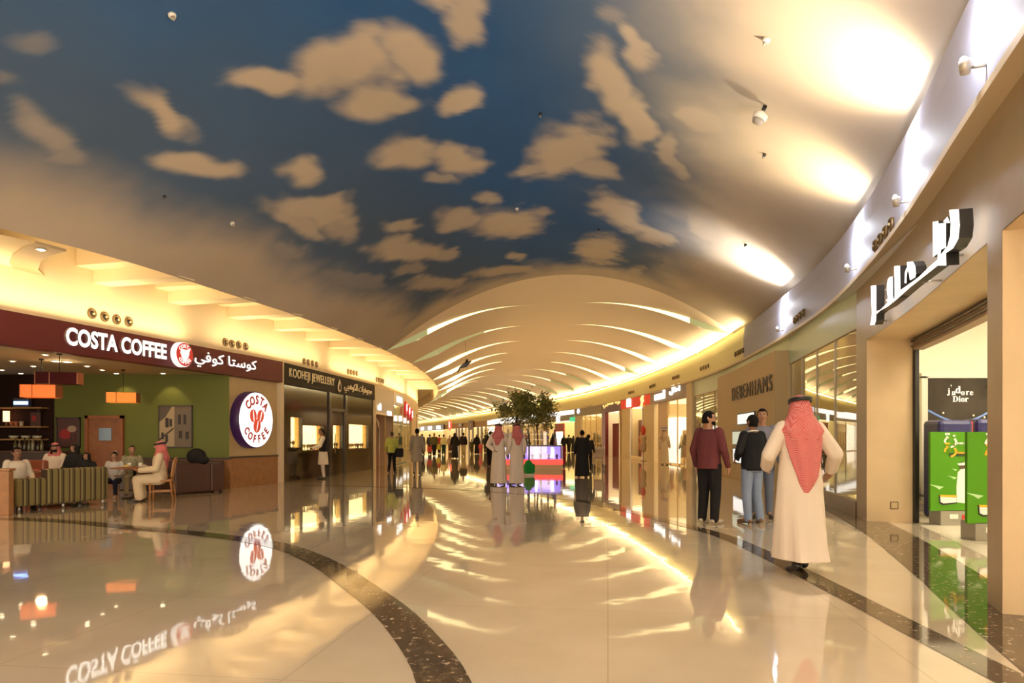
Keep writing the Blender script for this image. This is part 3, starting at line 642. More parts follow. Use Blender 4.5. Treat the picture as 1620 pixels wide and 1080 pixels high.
# downlights of the cafe ceiling
def downlight(x, y, z, label, r=.06, e=E_warm, grp='cafe ceiling downlights'):
    t = thing('recessed_downlight', label, 'light', (x, y, z), group=grp)
    mb = MB(); mb.lathe([(r*1.35, 0), (r*1.35, -.012), (r, -.012), (r, -.004)], 20); mb.build('ring', M_white, t)
    mb = MB(); mb.lathe([(r*.95, -.005), (r*.5, -.02)], 20); mb.build('lens', e, t); return t
DL = [(20, 571), (72, 561), (53, 579), (33, 590.5), (138, 579), (162, 585), (184, 590.5), (258, 591), (3, 585), (89, 571), (106, 572)]
for k, (px, py) in enumerate(DL):
    D = (3.05-H)*F/(HY-py); D = min(D, 17.9); x = X_(px, D)
    downlight(x, D, 3.055, ['downlight near the front edge of the cafe ceiling over the man in white', 'front downlight above the red pendant', 'downlight left of the red pendant cord', 'rear left downlight before the dark wall', 'downlight right of the bright pair in the cafe ceiling', 'downlight just left of the hanging lamp by the door', 'downlight behind the cord of the lamp by the door', 'downlight washing the green wall above the sepia print', 'downlight at the far left of the cafe ceiling', 'left one of the bright downlight pair', 'right one of the bright downlight pair'][k], .09 if k > 8 else .06)
    if k in (6, 7): spot('downlight_beam', (x, D+.02, 3.02), (x, GY-.02, 1.9), 11, WARM, 80, .5, .03)
    elif k in (9, 10): point('ceiling_glow', (x, D, 2.96), 2.2, WARM, .05)
    elif k in (0, 2, 4, 5): spot('downlight_beam', (x, D, 3.02), (x, D, 0), 9, WARM, 110, .8, .04)
# pendant lamps
def pendant(px, py, D, w, h, dp, m, label, zc=3.06):
    x = X_(px, D); z = zpx(D, py); t = thing('pendant_lamp', label, 'lamp', (x, D, z), R_(12))
    mb = MB(); mb.box((-w/2, -dp/2, -h/2), (w/2, dp/2, h/2), bev=.012); mb.build('lamp_shade', m, t)
    for xx in (-w/2, -w*.16, w/2):
        mb = MB(); mb.box((xx-.008, -dp/2-.006, -h/2), (xx+.008, dp/2+.006, h/2))
        mb.build('shade_rib', mat('shade_rib', (.35, .10, .03) if 'glow' in m.name else (.05, .004, .004), .5), t)
    mb = MB(); mb.tube([(0, 0, h/2), (0, 0, zc-z)], .008, 6); mb.build('cord', M_black, t)
    mb = MB(); mb.lathe([(.05, zc-z-.03), (.05, zc-z)], 12); mb.build('ceiling_rose', M_black, t); return t
E_orange = emis('orange_shade_glow', (1.0, .17, .025), .42)
pendant(65.5, 619, 14.7, .68, .27, .34, E_orange, 'glowing orange box pendant lamp nearest the cafe front')
point('pendant_bulb', (X_(65.5, 14), 14, 2.0), 5, (1, .5, .2), .1)
pendant(195, 629, 17.0, .68, .25, .30, emis('amber_shade_glow', (1.0, .24, .03), .48), 'glowing amber box pendant lamp beside the cafe door')
pendant(94, 598.5, 13.8, .76, .24, .30, mat('maroon_shade', (.045, .003, .004), .6, spec=.1), 'unlit dark maroon box pendant lamp under the bright downlights')
# ---------------------------------------------------------------- cream posts between the left shops
def post(px0, px1, path=LW, side='L', m=None, z1=ZT, dy=.06):
    M, w = frame(path, path.hit(px0), path.hit(px1), side=side); return wallbox(M, (0, -dy, 0), (w, .25, z1), m or M_upper)
post(441, 446.5)
# ---------------------------------------------------------------- JEWELLER
MK, WK = frame(LW, LW.hit(446.5), LW.hit(590))
t = thing('fascia_sign', 'dark brown jewellery shop sign with thin gold letters', 'sign', M=MK)
mb = MB(); mb.box((0, -.08, 3.02), (WK, .12, ZT)); mb.build('board', mat('dark_sign_brown', (.022, .014, .007), .6, spec=.2), t)
M_goldl = mat('pale_gold_letters', (.72, .58, .33), .35, emit=(.75, .58, .30), es=.05)
span_text(MK, t, 'KOOHEJI JEWELLERY', (458, 592), (529, 605), .36, M_goldl, y=-.1, ext=.012, space=1.12)
p = onframe(MK, 537, 611, -.1)
mb = MB(); mb.prism([(p[0], p[1]+.26), (p[0]+.16, p[1]), (p[0]+.14, p[1]-.14), (p[0], p[1]-.22), (p[0]-.14, p[1]-.14), (p[0]-.16, p[1])], -.12, -.09); mb.build('flame_emblem', M_goldl, t)
mb = MB(); mb.prism([(p[0], p[1]+.12), (p[0]+.09, p[1]-.02), (p[0]+.07, p[1]-.12), (p[0], p[1]-.16), (p[0]-.07, p[1]-.12), (p[0]-.09, p[1]-.02)], -.13, -.118); mb.build('emblem_core', mat('dark_sign_brown', (.022, .014, .007), .6, spec=.2), t)
span_text(MK, t, '\ufef2\ufea0\ufeeb\ufeee\ufedc\ufedf\ufe8d \ufe95\ufe8d\ufeae\ufeeb\ufeee\ufea0\ufee3', (545, 612), (588, 621), .42, M_goldl, name='arabic_lettering', y=-.1, ext=.015)
M_bronze = mat('bronze_glass_panel', (.040, .027, .014), .10, spec=.35)
def KX(px, y=0.): return onframe(MK, px, 700, y)[0]
mb = MB()
cases = [(460, 478, 1.05, 2.02), (479, 512, .93, 1.78), (527, 542, .96, 1.83), (552, 583, .92, 1.90)]
xs_ = [0]
for a, b, z0, z1 in cases: xs_ += [KX(a), KX(b)]
xs_.append(WK)
for i in range(0, len(xs_), 2): mb.box((xs_[i], 0, 0), (xs_[i+1], .10, 3.02))
for a, b, z0, z1 in cases: mb.box((KX(a), 0, 0), (KX(b), .10, z0)); mb.box((KX(a), 0, z1), (KX(b), .10, 3.02))
o = mb.build('wall_left_jeweller', M_bronze); o.matrix_world = MK; struct(o)
for k, (a, b, z0, z1) in enumerate(cases):
    x0, x1 = KX(a), KX(b)
    t = thing('display_case', ['tall lit jewellery display case at the left of the dark front', 'wide lit jewellery display case beside the man in the waistcoat', 'narrow lit display case in the jeweller door panel', 'lit jewellery display case at the right of the dark front'][k], 'display case', M=MK @ Matrix.Translation((x0, 0, z0)), group='lit cases of the jewellery shop')
    w, h = x1-x0, z1-z0
    mb = MB(); mb.box((0, .26, 0), (w, .28, h)); mb.build('lit_back', E_case, t)
    mb = MB(); mb.box((0, .11, -.03), (w, .26, 0)); mb.box((0, .11, h), (w, .26, h+.03)); mb.box((-.03, .11, -.03), (0, .28, h+.03)); mb.box((w, .11, -.03), (w+.03, .28, h+.03)); mb.build('housing', mat('case_gold', (.75, .50, .18), .5), t)
    mb = MB(); mb.box((0, .03, 0), (w, .04, h)); mb.build('glass_front', M_glass, t)
    mb = MB(); rr = random.Random(k)
    for j in range(int(w/.22)): 
        xx = .1+j*.22; mb.lathe([(.05, 0), (.05, .02), (.018, .04), (.03, .10), (.055, .16), (.03, .22)], 10, c=(xx, .16+rr.uniform(-.02, .02), 0))
    mb.build('jewellery_busts', mat('bust_velvet', (.12, .07, .05), .8), t)
for a, b in ((519.5, 521.5), (545, 547.5)):
    wallbox(MK, (KX(a), -.05, 0), (KX(b), .02, 3.02), M_dark)
d = bpy.data.objects.new(nm('door'), None); COL.objects.link(d); d.matrix_world = MK; struct(d)
mb = MB(); x0, x1 = KX(522), KX(545)
mb.box((x0, -.04, .02), (x0+.12, .0, 2.45)); mb.box((x1-.12, -.04, .02), (x1, 0, 2.45)); mb.box((x0, -.04, 2.35), (x1, 0, 2.45)); mb.build('door_frame', M_dark, d)
mb = MB(); mb.tube([(x0+.25, -.10, .8), (x0+.25, -.10, 1.5)], .018); mb.build('door_handle', M_gold, d)
# small folded card sign standing at the jeweller
c = fp(458, 758)
t = thing('folded_card_sign', 'small white tent card standing on the floor by the jeweller', 'sign', (c.x+.1, c.y-.2, 0), R_(20))
for sy in (-1, 1):
    mb = MB(); mb.box((-.14, -.006, 0), (.14, .006, .36), Matrix.Translation((0, sy*.12, 0)) @ Matrix.Rotation(R_(18)*sy, 4, 'X')); mb.build('panel', mat('card_white', (.75, .68, .55), .7), t)
post(590, 593)
# ---------------------------------------------------------------- small shops further along on the left
def small_shop(px0, px1, z_open, m_head, m_wall, m_ceil, label, frame_m=M_gold, m_glass=M_glass, npan=2, depth=2.6, path=LW, side='L', headz=ZT, band=None, back=None, ymid=0.):
    M, w = frame(path, path.hit(px0), path.hit(px1), side=side)
    wallbox(M, (0, -.04, z_open), (w, .12, headz), m_head)
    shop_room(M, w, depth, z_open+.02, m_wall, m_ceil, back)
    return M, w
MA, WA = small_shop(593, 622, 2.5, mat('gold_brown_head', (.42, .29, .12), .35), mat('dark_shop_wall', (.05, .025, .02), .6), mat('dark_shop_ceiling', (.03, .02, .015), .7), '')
t = thing('lit_sign', 'pair of white glowing words on the gold shop head left of the passage', 'sign', M=MA)
for a, b in (((597, 640), (604, 644)), ((613, 649), (619, 653))):
    p0 = onframe(MA, *a, -.07); p1 = onframe(MA, *b, -.07)
    text('lettering', 'eli' if a[0] < 600 else 'ars', .42, E_letter, t, ((p0[0]+p1[0])/2, -.07, (p0[1]+p1[1])/2-.05), .02, .012, 1.7)
mb = MB()
for xx in (0, WA*.5, WA-.08): mb.box((xx, -.03, 0), (xx+.05, .04, 2.5))
mb.box((0, -.06, 2.42), (WA, .06, 2.52)); o = mb.build(nm('trim'), M_gold); o.matrix_world = MA; struct(o)
t = thing('arch_screen', 'pale curved arch outline inside the dark shop entrance', 'shop fitting', M=MA)
mb = MB(); pts = [(WA*.25, .5, 0), (WA*.25, .5, 1.9)]+[(WA*.5-WA*.25*math.cos(a), .5, 1.8+.5*math.sin(a)) for a in np.linspace(.1, math.pi-.1, 10)]+[(WA*.75, .5, 1.9), (WA*.75, .5, 0)]
mb.tube(pts, .05, 8); mb.build('arch_rail', M_white, t)
mb = MB(); mb.box((WA*.30, 1.6, 0), (WA*.62, 1.7, 2.6)); o = tag(mb.build('orange_banner', mat('orange_panel', (.55, .16, .03), .5, emit=(.6, .18, .03), es=.35)), 'tall orange panel standing inside the dark shop', 'panel'); o.matrix_world = MA
mb = MB(); mb.box((WA*.34, 1.2, .0), (WA*.66, 1.5, 1.5), bev=.03); o = tag(mb.build('display_stand', mat('red_stand', (.45, .02, .02), .5, emit=(.5, .02, .02), es=.3)), 'red display stand in front of the orange panel', 'display stand'); o.matrix_world = MA
MB2, WB2 = small_shop(622, 638, 3.05, M_white, mat('bright_shop_wall', (.72, .62, .42), .6), E_ceil, '')
window(MB2, 0, WB2, 0.05, 3.05, 2, M_glass)
t = thing('lit_sign', 'white lettered sign on the pale shop head past the gold shop', 'sign', M=MB2); text('lettering', 'LAVA', .40, E_letter, t, (WB2*.5, -.07, 3.34), .02, .01, 1.7)
MC3, WC3 = small_shop(638, 650, 3.05, mat('pale_head', (.70, .60, .42), .5), mat('teal_shop_wall', (.30, .38, .28), .5), E_ceil, '')
window(MC3, 0, WC3, .05, 3.05, 2, M_glassr)
for i, px in enumerate((641, 645.5, 650)):
    p = onframe(MC3, px, 645+ (px-641)*1.2, -.05)
    t = thing('round_letter_sign', ['first of the three round red letter signs on the left shop head', 'middle one of the three round red letter signs', 'last of the three round red letter signs before the passage'][i], 'sign', M=MC3 @ Matrix.Translation((p[0], -.035, p[1])), group='round red letter signs')
    mb = MB(); mb.lathe([(.36, 0), (.36, .10)], 24, M=RX); mb.build('disc', mat('sign_crimson', (.5, .02, .03), .4, emit=(.6, .02, .03), es=.35), t)
    text('letter', 'BOX'[i], .5, E_letter, t, (0, -.115, 0), .01, .02)
post(650, 656.5)
# the left row goes on round the bend (seen from here only in the glass opposite)
qn = LW.hit(656.5)
while qn < LW.L-7:
    M, w = frame(LW, qn, qn+6.0)
    wallbox(M, (0, -.04, 3.0), (w, .12, ZT), M_upper); wallbox(M, (0, -.04, 0), (.7, .2, 3.0), M_upper)
    shop_room(M, w, 3., 3.02, mat('bend_shop_wall', (.45, .30, .16), .6), E_ceil)
    qn += 6.0
# ---------------------------------------------------------------- RIGHT WALL
def RF(px0, px1): return frame(RW, RW.hit(px0), RW.hit(px1), side='R')
ZH = 4.0
# near portal: piers, lintel, jamb, shop behind
qA, qB = RW.hit(1371), RW.hit(1562)
MP, WP = frame(RW, qA, qB, side='R')
def wall_seg(q0, q1, z0, z1, d0, d1, m, name, step=.4):
    """curved wall block between arc lengths, d measured into the wall"""
    n = max(1, int(abs(q1-q0)/step)); mb = MB()
    ring = []
    for i in range(n+1):
        q = q0+(q1-q0)*i/n; a = RW.off(q, d0); b = RW.off(q, d1); ring.append([(a.x, a.y, z0), (a.x, a.y, z1), (b.x, b.y, z1), (b.x, b.y, z0)])
    mb.loft(ring); o = mb.build(name, m, smooth=False); return struct(o)
DJ = .66; ZP = 2.95
qPier0 = RW.hit(1355)
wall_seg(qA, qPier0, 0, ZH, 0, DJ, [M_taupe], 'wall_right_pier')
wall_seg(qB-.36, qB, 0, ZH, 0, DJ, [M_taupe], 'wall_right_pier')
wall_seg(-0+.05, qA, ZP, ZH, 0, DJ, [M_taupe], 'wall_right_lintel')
# lighter jambs (light from the shop side is put into the stone colour)
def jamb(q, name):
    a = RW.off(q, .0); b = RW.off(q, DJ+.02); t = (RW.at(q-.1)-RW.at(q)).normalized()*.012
    mb = MB(); mb.poly([(a.x+t.x, a.y+t.y, 0), (b.x+t.x, b.y+t.y, 0), (b.x+t.x, b.y+t.y, ZP), (a.x+t.x, a.y+t.y, ZP)]); return struct(mb.build(name, M_taupe_lit, recalc=False))
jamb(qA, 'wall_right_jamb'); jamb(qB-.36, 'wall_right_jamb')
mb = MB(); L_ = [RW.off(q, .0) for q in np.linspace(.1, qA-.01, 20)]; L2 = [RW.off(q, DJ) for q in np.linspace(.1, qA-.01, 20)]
mb.strip([(p.x, p.y, ZP-.008) for p in L_], [(p.x, p.y, ZP-.008) for p in L2]); struct(mb.build(nm('trim'), M_taupe_lit, recalc=False))
# roller shutter housing and guide
mb = MB(); A = [RW.off(q, DJ+.01) for q in np.linspace(qB, qA, 12)]; B = [RW.off(q, DJ+.16) for q in np.linspace(qB, qA, 12)]
mb.loft([[(a.x, a.y, ZP-.19), (a.x, a.y, ZP+.05), (b.x, b.y, ZP+.05), (b.x, b.y, ZP-.19)] for a, b in zip(A, B)])
t = thing('roller_shutter', 'rolled up shutter box under the lintel of the right shop entrance', 'shutter')
mb.build('housing', mat('shutter_brown', (.36, .25, .15), .5), t, smooth=False)
mb = MB(); A = [RW.off(q, DJ-.01) for q in np.linspace(qB, qA, 12)]
for dz in (.02, .10): mb.tube([(a.x, a.y, ZP-.03-dz) for a in A], .018, 6)
mb.build('shutter_rail', M_dark, t)
mb = MB(); g = RW.off(qA-.03, DJ+.04); mb.box((g.x-.03, g.y-.05, 0), (g.x+.03, g.y+.05, ZP-.1)); mb.build('guide', M_black, t)
# outlet on the jamb
jq = RW.off(qA, .40); tt_ = (RW.at(qA-.1)-RW.at(qA)).normalized(); jx = Vector((-tt_.y, tt_.x)); jx = -jx if (jx.x < 0) else jx
Mj = Matrix(((jx.x, -tt_.x, 0, jq.x+tt_.x*.014), (jx.y, -tt_.y, 0, jq.y+tt_.y*.014), (0, 0, 1, .27), (0, 0, 0, 1)))
t = thing('wall_outlet', 'small square socket low on the tan jamb of the right entrance', 'socket', M=Mj)
mb = MB(); mb.box((-.06, -.012, -.06), (.06, 0, .06), bev=.004); mb.build('plate', mat('socket_dark', (.16, .10, .05), .4), t)
mb = MB(); mb.box((-.045, -.016, -.045), (.045, -.011, .045)); mb.build('insert', mat('socket_tan', (.55, .40, .22), .4), t)
# shop room behind the portal
YB = 12.7
mb = MB(); c0 = RW.off(qA, DJ+.1)
mb.poly([(c0.x-.3, YB, 0), (12.5, YB, 0), (12.5, YB, 3.9), (c0.x-.3, YB, 3.9)]); mb.poly([(c0.x, c0.y, 0), (c0.x-.0, YB, 0), (c0.x, YB, 3.9), (c0.x, c0.y, 3.9)]); mb.poly([(12.5, YB, 0), (12.5, 2, 0), (12.5, 2, 3.9), (12.5, YB, 3.9)])
mb.poly([(4.2, 2.2, 0), (12.5, 2.2, 0), (12.5, 2.2, 3.9), (4.2, 2.2, 3.9)])
struct(mb.build('wall_right_shop', mat('white_shop_wall', (.80, .76, .62), .6), recalc=False))
mb = MB(); mb.poly([(3.3, 2.2, 3.9), (12.5, 2.2, 3.9), (12.5, YB, 3.9), (6.0, YB, 3.9)]); struct(mb.build('ceiling_shop', mat('white_shop_ceiling', (.8, .78, .7), .7), recalc=False))
mb = MB(); mb.box((c0.x+.01, YB-.03, 0), (12.5, YB, .13)); struct(mb.build('baseboard_shop', M_grey))
mb = MB(); A = [RW.off(q, DJ-.0) for q in np.linspace(.3, qA, 24)]; mb.strip([(p.x, p.y, .0022) for p in A], [(12.4, p.y+(YB-p.y)*0, .0022) for p in A], False)
mb.poly([(A[-1].x, A[-1].y, .0022), (12.4, A[-1].y, .0022), (12.4, YB, .0022), (A[-1].x, YB, .0022)])
struct(mb.build('floor_shop', mat('brightened_shop_floor', (.80, .72, .55), .12, noise=.05, nscale=1.5), recalc=False))  # paler sheet over the hall floor: the shop's light put into its colour
for k in range(6):
    x, y = 7.2+1.6*(k % 3), 6.2+3.6*(k//3)
    t = thing('ceiling_panel_light', 'square white ceiling panel light inside the right shop', 'light', (x, y, 3.9), group='panel lights of the right shop')
    mb = MB(); mb.box((-.45, -.45, -.03), (.45, .45, -.001)); mb.build('frame', M_white, t)
    mb = MB(); mb.box((-.41, -.41, -.036), (.41, .41, -.031)); mb.build('diffuser', emis('shop_panel_glow', (1., .88, .66), 22.), t)
# poster cabinet on the white wall
D = YB-.03; x0, z0 = X_(1467, D), zpx(D, 780); z1 = zpx(D, 598); w = X_(1568, D)-x0; h = z1-z0
t = thing('poster_cabinet', 'tall dark perfume poster in a silver frame on the white shop wall', 'poster', (x0, D, z0))
mb = MB(); mb.box((-.13, -.05, -.06), (-.02, .02, h+.03)); mb.box((-.13, -.05, -.13), (w+.12, .02, -.02)); mb.box((-.13, -.05, h), (w+.12, .02, h+.09)); mb.box((w+.02, -.05, -.06), (w+.12, .02, h+.03)); mb.build('frame', mat('pale_silver', (.70, .66, .58), .35, metal=.3), t)
mb = MB(); mb.box((-.02, -.02, -.02), (w+.02, 0, h)); mb.build('print', mat('poster_dark', (.035, .026, .020), .08, noise=.6, nscale=1.6), t)
MSB = lambda s: ''.join(chr(0x1D41A+ord(c)-97) if c.islower() else chr(0x1D400+ord(c)-65) if c.isupper() else c for c in s)
M_plt = mat('poster_letters', (.80, .72, .60), .5, emit=(.8, .7, .55), es=.5)
for ch, px, py, sz in (('j', 1500, 619, .15), ('’', 1503.5, 613, .13), ('a', 1507.5, 621, .15), ('d', 1514.5, 617, .19), ('o', 1522, 621, .15), ('r', 1529, 620.5, .15), ('e', 1535.5, 621, .15)):
    text('letter', MSB(ch) if ch.isalpha() else ch, sz, M_plt, t, (X_(px, D)-x0, -.024, zpx(D, py)-z0), .003)
text('lettering', MSB('Dior'), .15, M_plt, t, (X_(1518, D)-x0, -.024, zpx(D, 631.5)-z0), .003)
mb = MB(); mb.tube([(w*i/12, -.024, h*(.72-.10*math.sin(math.pi*i/12))) for i in range(13)], .018, 6); mb.build('blue_light_band', mat('poster_blue', (.12, .18, .35), .4, emit=(.15, .25, .5), es=.4), t)
mb = MB(); rr = random.Random(4)
for i in range(16): mb.ell((rr.uniform(.05, w-.05), -.024, h*rr.uniform(.42, .72)), (.018, .004, .018), 8, 5)
mb.build('printed_highlights', mat('poster_gold', (.7, .5, .25), .4, emit=(.9, .6, .3), es=.7), t)
mb = MB(); mb.tube([(w*.5+.16*math.cos(a), -.024, h*.50+.09*math.sin(a)) for a in np.linspace(0, 2*math.pi, 20)], .012, 6); mb.build('printed_bottle_ring', mat('poster_gold', (.7, .5, .25), .4), t)
# green promotion stands
M_lime = mat('lime_print', (.085, .28, .010), .5, spec=.2)
def promo(px0, px1, py0, py1, bpx0, bpx1, bpy, D, label, k):
    x0 = X_(px0, D); x1 = X_(px1, D); z0 = zpx(D, py1); z1 = zpx(D, py0); w, h = x1-x0, z1-z0
    t = thing('promotion_stand', label, 'display stand', (x0, D, 0), group='green promotion stands')
    mb = MB(); mb.box((0, 0, z0), (w, .05, z1)); mb.build('panel', M_lime, t)
    b0 = X_(bpx0, D)-x0
    mb = MB(); mb.box((b0, .0, 0), (w-.08, .30, z0+.02), bev=.01); mb.build('base', mat('stand_grey', (.32, .29, .24), .4, metal=.3), t)
    mb = MB(); mb.box((b0+.14, -.006, z0-.12), (b0+.27, -.001, z0-.05)); mb.build('base_sticker', M_white, t)
    mb = MB(); mb.box((b0+.33, -.006, z0-.16), (b0+.38, -.001, z0-.06)); mb.build('base_switch', mat('switch_red', (.5, .03, .02), .5), t)
    M_w = mat('print_white', (.85, .85, .78), .5); M_o = mat('print_orange', (.80, .42, .02), .5)
    ar = '\ufe93\ufeb0\u0640\u0640\u0640\u0640'
    text('lettering', ar, .25, M_w, t, (w*.66, -.004, z0+h*.91), .002, .004, 1.15); text('orange_lettering', ar, .25, M_o, t, (w*.66, -.004, z0+h*.79), .002, .004, 1.15)
    mb = MB(); mb.box((w*.40, -.004, z0+h*.69), (w*.84, -.001, z0+h*.735)); mb.build('caption_bar', mat('print_dark_green', (.02, .05, .01), .5), t)
    mb = MB(); mb.prism([(w*.57, z0+h*.11), (w*.83, z0+h*.09), (w*.86, z0+h*.3), (w*.80, z0+h*.50), (w*.74, z0+h*.54), (w*.66, z0+h*.53), (w*.59, z0+h*.49), (w*.56, z0+h*.3)], -.005, -.001); mb.build('printed_white_robe', M_w, t)
    mb = MB(); bean(mb, (w*.69, z0+h*.575), w*.075, h*.045, 0, -.006, -.001); mb.build('printed_dark_head', mat('print_skin', (.10, .05, .03), .6), t)
    mb = MB(); mb.prism([(w*.57, z0+h*.60), (w*.81, z0+h*.62), (w*.84, z0+h*.5), (w*.78, z0+h*.51), (w*.76, z0+h*.58), (w*.62, z0+h*.575)], -.007, -.0065); mb.build('printed_headcloth', M_w, t)
    mb = MB(); mb.prism([(w*.20, z0+h*.105), (w*.30, z0+h*.085), (w*.56, z0+h*.10), (w*.56, z0+h*.17), (w*.19, z0+h*.18)], -.004, -.001); mb.build('printed_white_bench', M_w, t)
    mb = MB(); mb.prism([(w*.18, z0+h*.18), (w*.56, z0+h*.175), (w*.56, z0+h*.20), (w*.19, z0+h*.205)], -.005, -.001); mb.build('printed_orange_seat', M_o, t)
    mb = MB(); mb.prism([(w*.18, z0+h*.205), (w*.19, z0+h*.10), (w*.27, z0+h*.075), (w*.57, z0+h*.095), (w*.57, z0+h*.11), (w*.28, z0+h*.095), (w*.215, z0+h*.115), (w*.205, z0+h*.2)], -.006, -.001); mb.build('printed_bench_outline', M_black, t)
    M_pl = mat('print_pale_green', (.50, .72, .38), .5)
    for (cx, cz, s) in ((.14, .30, .24), (.48, .42, .16), (.52, .52, .10)):
        mb = MB(); mb.prism([(w*(cx-s*.7), z0+h*(cz+s*.16)), (w*(cx+s*.6), z0+h*(cz+s*.02)), (w*(cx+s*.2), z0+h*(cz-s*.12)), (w*(cx-s*.1), z0+h*(cz))], -.004, -.001); mb.build('printed_paper_plane', M_pl, t)
    return t
promo(1472, 1545, 683, 808, 1488, 1540, 832, 10.55, 'green promotion stand further inside the right shop', 0)
promo(1530.5, 1620, 683, 828, 1543, 1615, 856, 8.95, 'green promotion stand nearer the entrance pier of the right shop', 1)
D = 11.3; x0 = X_(1487, D); t = thing('navy_bin', 'navy blue rounded box standing behind the green stands', 'box', (x0, D, 0))
mb = MB(); mb.box((0, 0, .0), (X_(1541, D)-x0, .5, zpx(D, 664)), bev=.07); mb.build('shell', mat('navy_blue', (.020, .020, .10), .35), t)
mb = MB(); mb.box((X_(1542, D)-x0, .1, .0), (X_(1546, D)-x0, .4, zpx(D, 666)), bev=.01); mb.build('red_edge', mat('switch_red', (.5, .03, .02), .5), t)
D = 11.5; x0 = X_(1547, D); t = thing('navy_bin', 'second navy blue box half hidden by the entrance pier', 'box', (x0, D, 0))
mb = MB(); mb.box((0, 0, .0), (.55, .5, zpx(D, 662)), bev=.07); mb.build('shell', mat('navy_blue', (.020, .020, .10), .35), t)
# big white script sign over the entrance
def sign_px(x, y): return 1360+x/5.4, 320+y/5.4
MS, WS = frame(RW, RW.hit(1530), RW.hit(1372), side='R')
STROKES = [[(95,712),(142,708),(142,925),(140,1010),(128,1045),(88,1048),(100,1000),(103,940)],
 [(104,945),(175,915),(240,850),(290,820),(300,825),(325,818),(285,850),(235,890),(170,925),(110,985)],
 [(285,545),(335,542),(338,745),(288,800)], [(283,800),(340,745),(480,645),(610,520),(662,478),(662,530),(560,612),(420,722),(310,822),(268,838)],
 [(400,510),(452,505),(472,545),(478,610),(470,640),(428,665),(425,640),(415,580),(402,560)], [(374,690),(378,600),(388,565),(404,552),(416,580),(424,645),(420,668),(410,600),(400,580),(392,640),(392,690)],
 [(608,168),(655,160),(655,432),(610,470)], [(660,182),(735,175),(735,385),(692,405),(690,440),(735,430),(738,540),(664,540)],
 [(755,65),(838,60),(846,200),(835,310),(790,392),(735,430),(690,440),(742,370),(765,280),(768,180)], [(697,165),(735,122),(756,176),(725,178)]]
t = thing('script_sign', 'large white backlit script sign on the taupe lintel of the right entrance', 'sign', M=MS)
mk = []
for st in STROKES: mk.append([onframe(MS, *sign_px(*q), -.22) for q in st])
oval = [onframe(MS, *sign_px(238+22*math.cos(a), 735+92*math.sin(a)), -.22) for a in np.linspace(0, 2*math.pi, 18, endpoint=False)]
for k, st in enumerate(mk+[oval, [onframe(MS, *sign_px(*q), -.22) for q in [(250,638),(278,632),(280,800),(285,828),(236,856),(222,835),(250,800),(262,735)]]]):
    mb = MB(); y = -.22 + (.006*k % .02); mb.slot = 0; mb.prism(st, y, y+.10, side=1); mb.build('letter_stroke', [emis('sign_face_white', (1, .97, .93), .9), M_black], t)
mb = MB()
for q in ((100, 1015), (530, 678), (720, 460), (160, 750)):
    p = onframe(MS, *sign_px(*q), -.15); mb.tube([(p[0], -.15, p[1]), (p[0], .05, p[1])], .012, 6)
mb.build('fixing_pins', M_steel, t)
# ---- department store: windows with mint transoms and tan panel
def dept_window(px0, px1, n, zs=.25, zt=3.28, dd=1.5):
    q0, q1 = RW.hit(px1), RW.hit(px0); M, w = frame(RW, q0, q1, side='R')
    wallbox(M, (0, -.02, 0), (w, .3, zs), M_brown)
    wallbox(M, (0, .0, zt), (w, .06, ZH+.05), M_mint)
    window(M, 0, w, zs, zt, n, M_glassr, mat('thin_cream_mullion', (.62, .52, .32), .5), fw=.025)
    wallbox(M, (0, .06, zs-.02), (w, dd, zs), mat('window_floor', (.70, .60, .40), .5), 'floor_display')
    mb = MB(); mb.poly([(0, dd, zs), (w, dd, zs), (w, dd, ZH), (0, dd, ZH)]); o = mb.build('wall_window_back', mat('window_cream_back', (.74, .62, .33), .7), recalc=False); o.matrix_world = M; struct(o)
    mb = MB(); mb.poly([(0, .1, zs), (0, dd, zs), (0, dd, ZH), (0, .1, ZH)]); mb.poly([(w, .1, zs), (w, dd, zs), (w, dd, ZH), (w, .1, ZH)]); o = mb.build('wall_window_side', mat('window_cream_back', (.74, .62, .33), .7), recalc=False); o.matrix_world = M; struct(o)
    mb = MB(); mb.poly([(0, .1, ZH-.02), (w, .1, ZH-.02), (w, dd, ZH-.02), (0, dd, ZH-.02)]); o = mb.build('ceiling_display', M_white, recalc=False); o.matrix_world = M; struct(o)
    mb = MB(); mb.box((.1, .35, ZH-.06), (w-.1, .42, ZH-.03)); o = tag(mb.build('strip_light', emis('window_strip_glow', (1, .78, .34), 9.)), 'warm strip light along the top of the %s department store window' % ('near' if n > 3 else 'far'), 'light'); o.matrix_world = M
    return M, w
MW2, WW2 = dept_window(1248, 1355, 4, dd=.75)
MW1, WW1 = dept_window(1097, 1150, 3)
q0, q1 = RW.hit(1248), RW.hit(1150); MPN, WPN = frame(RW, q0, q1, side='R')
t = thing('brand_panel', 'tan board with tall dark capital letters between the store windows', 'sign', M=MPN)
mb = MB(); mb.box((0, -.35, 0), (WPN, .1, 3.62), bev=.01); mb.build('board', mat('tan_board', (.56, .40, .19), .55), t)
span_text(MPN, t, 'DEBENHAMS', (1158, 622), (1221, 607), .44, mat('dark_letter_brown', (.10, .055, .025), .5), y=-.37, ext=.012, space=1.25)
wallbox(MPN, (0, 0, 3.6), (WPN, .06, ZH+.05), M_mint)
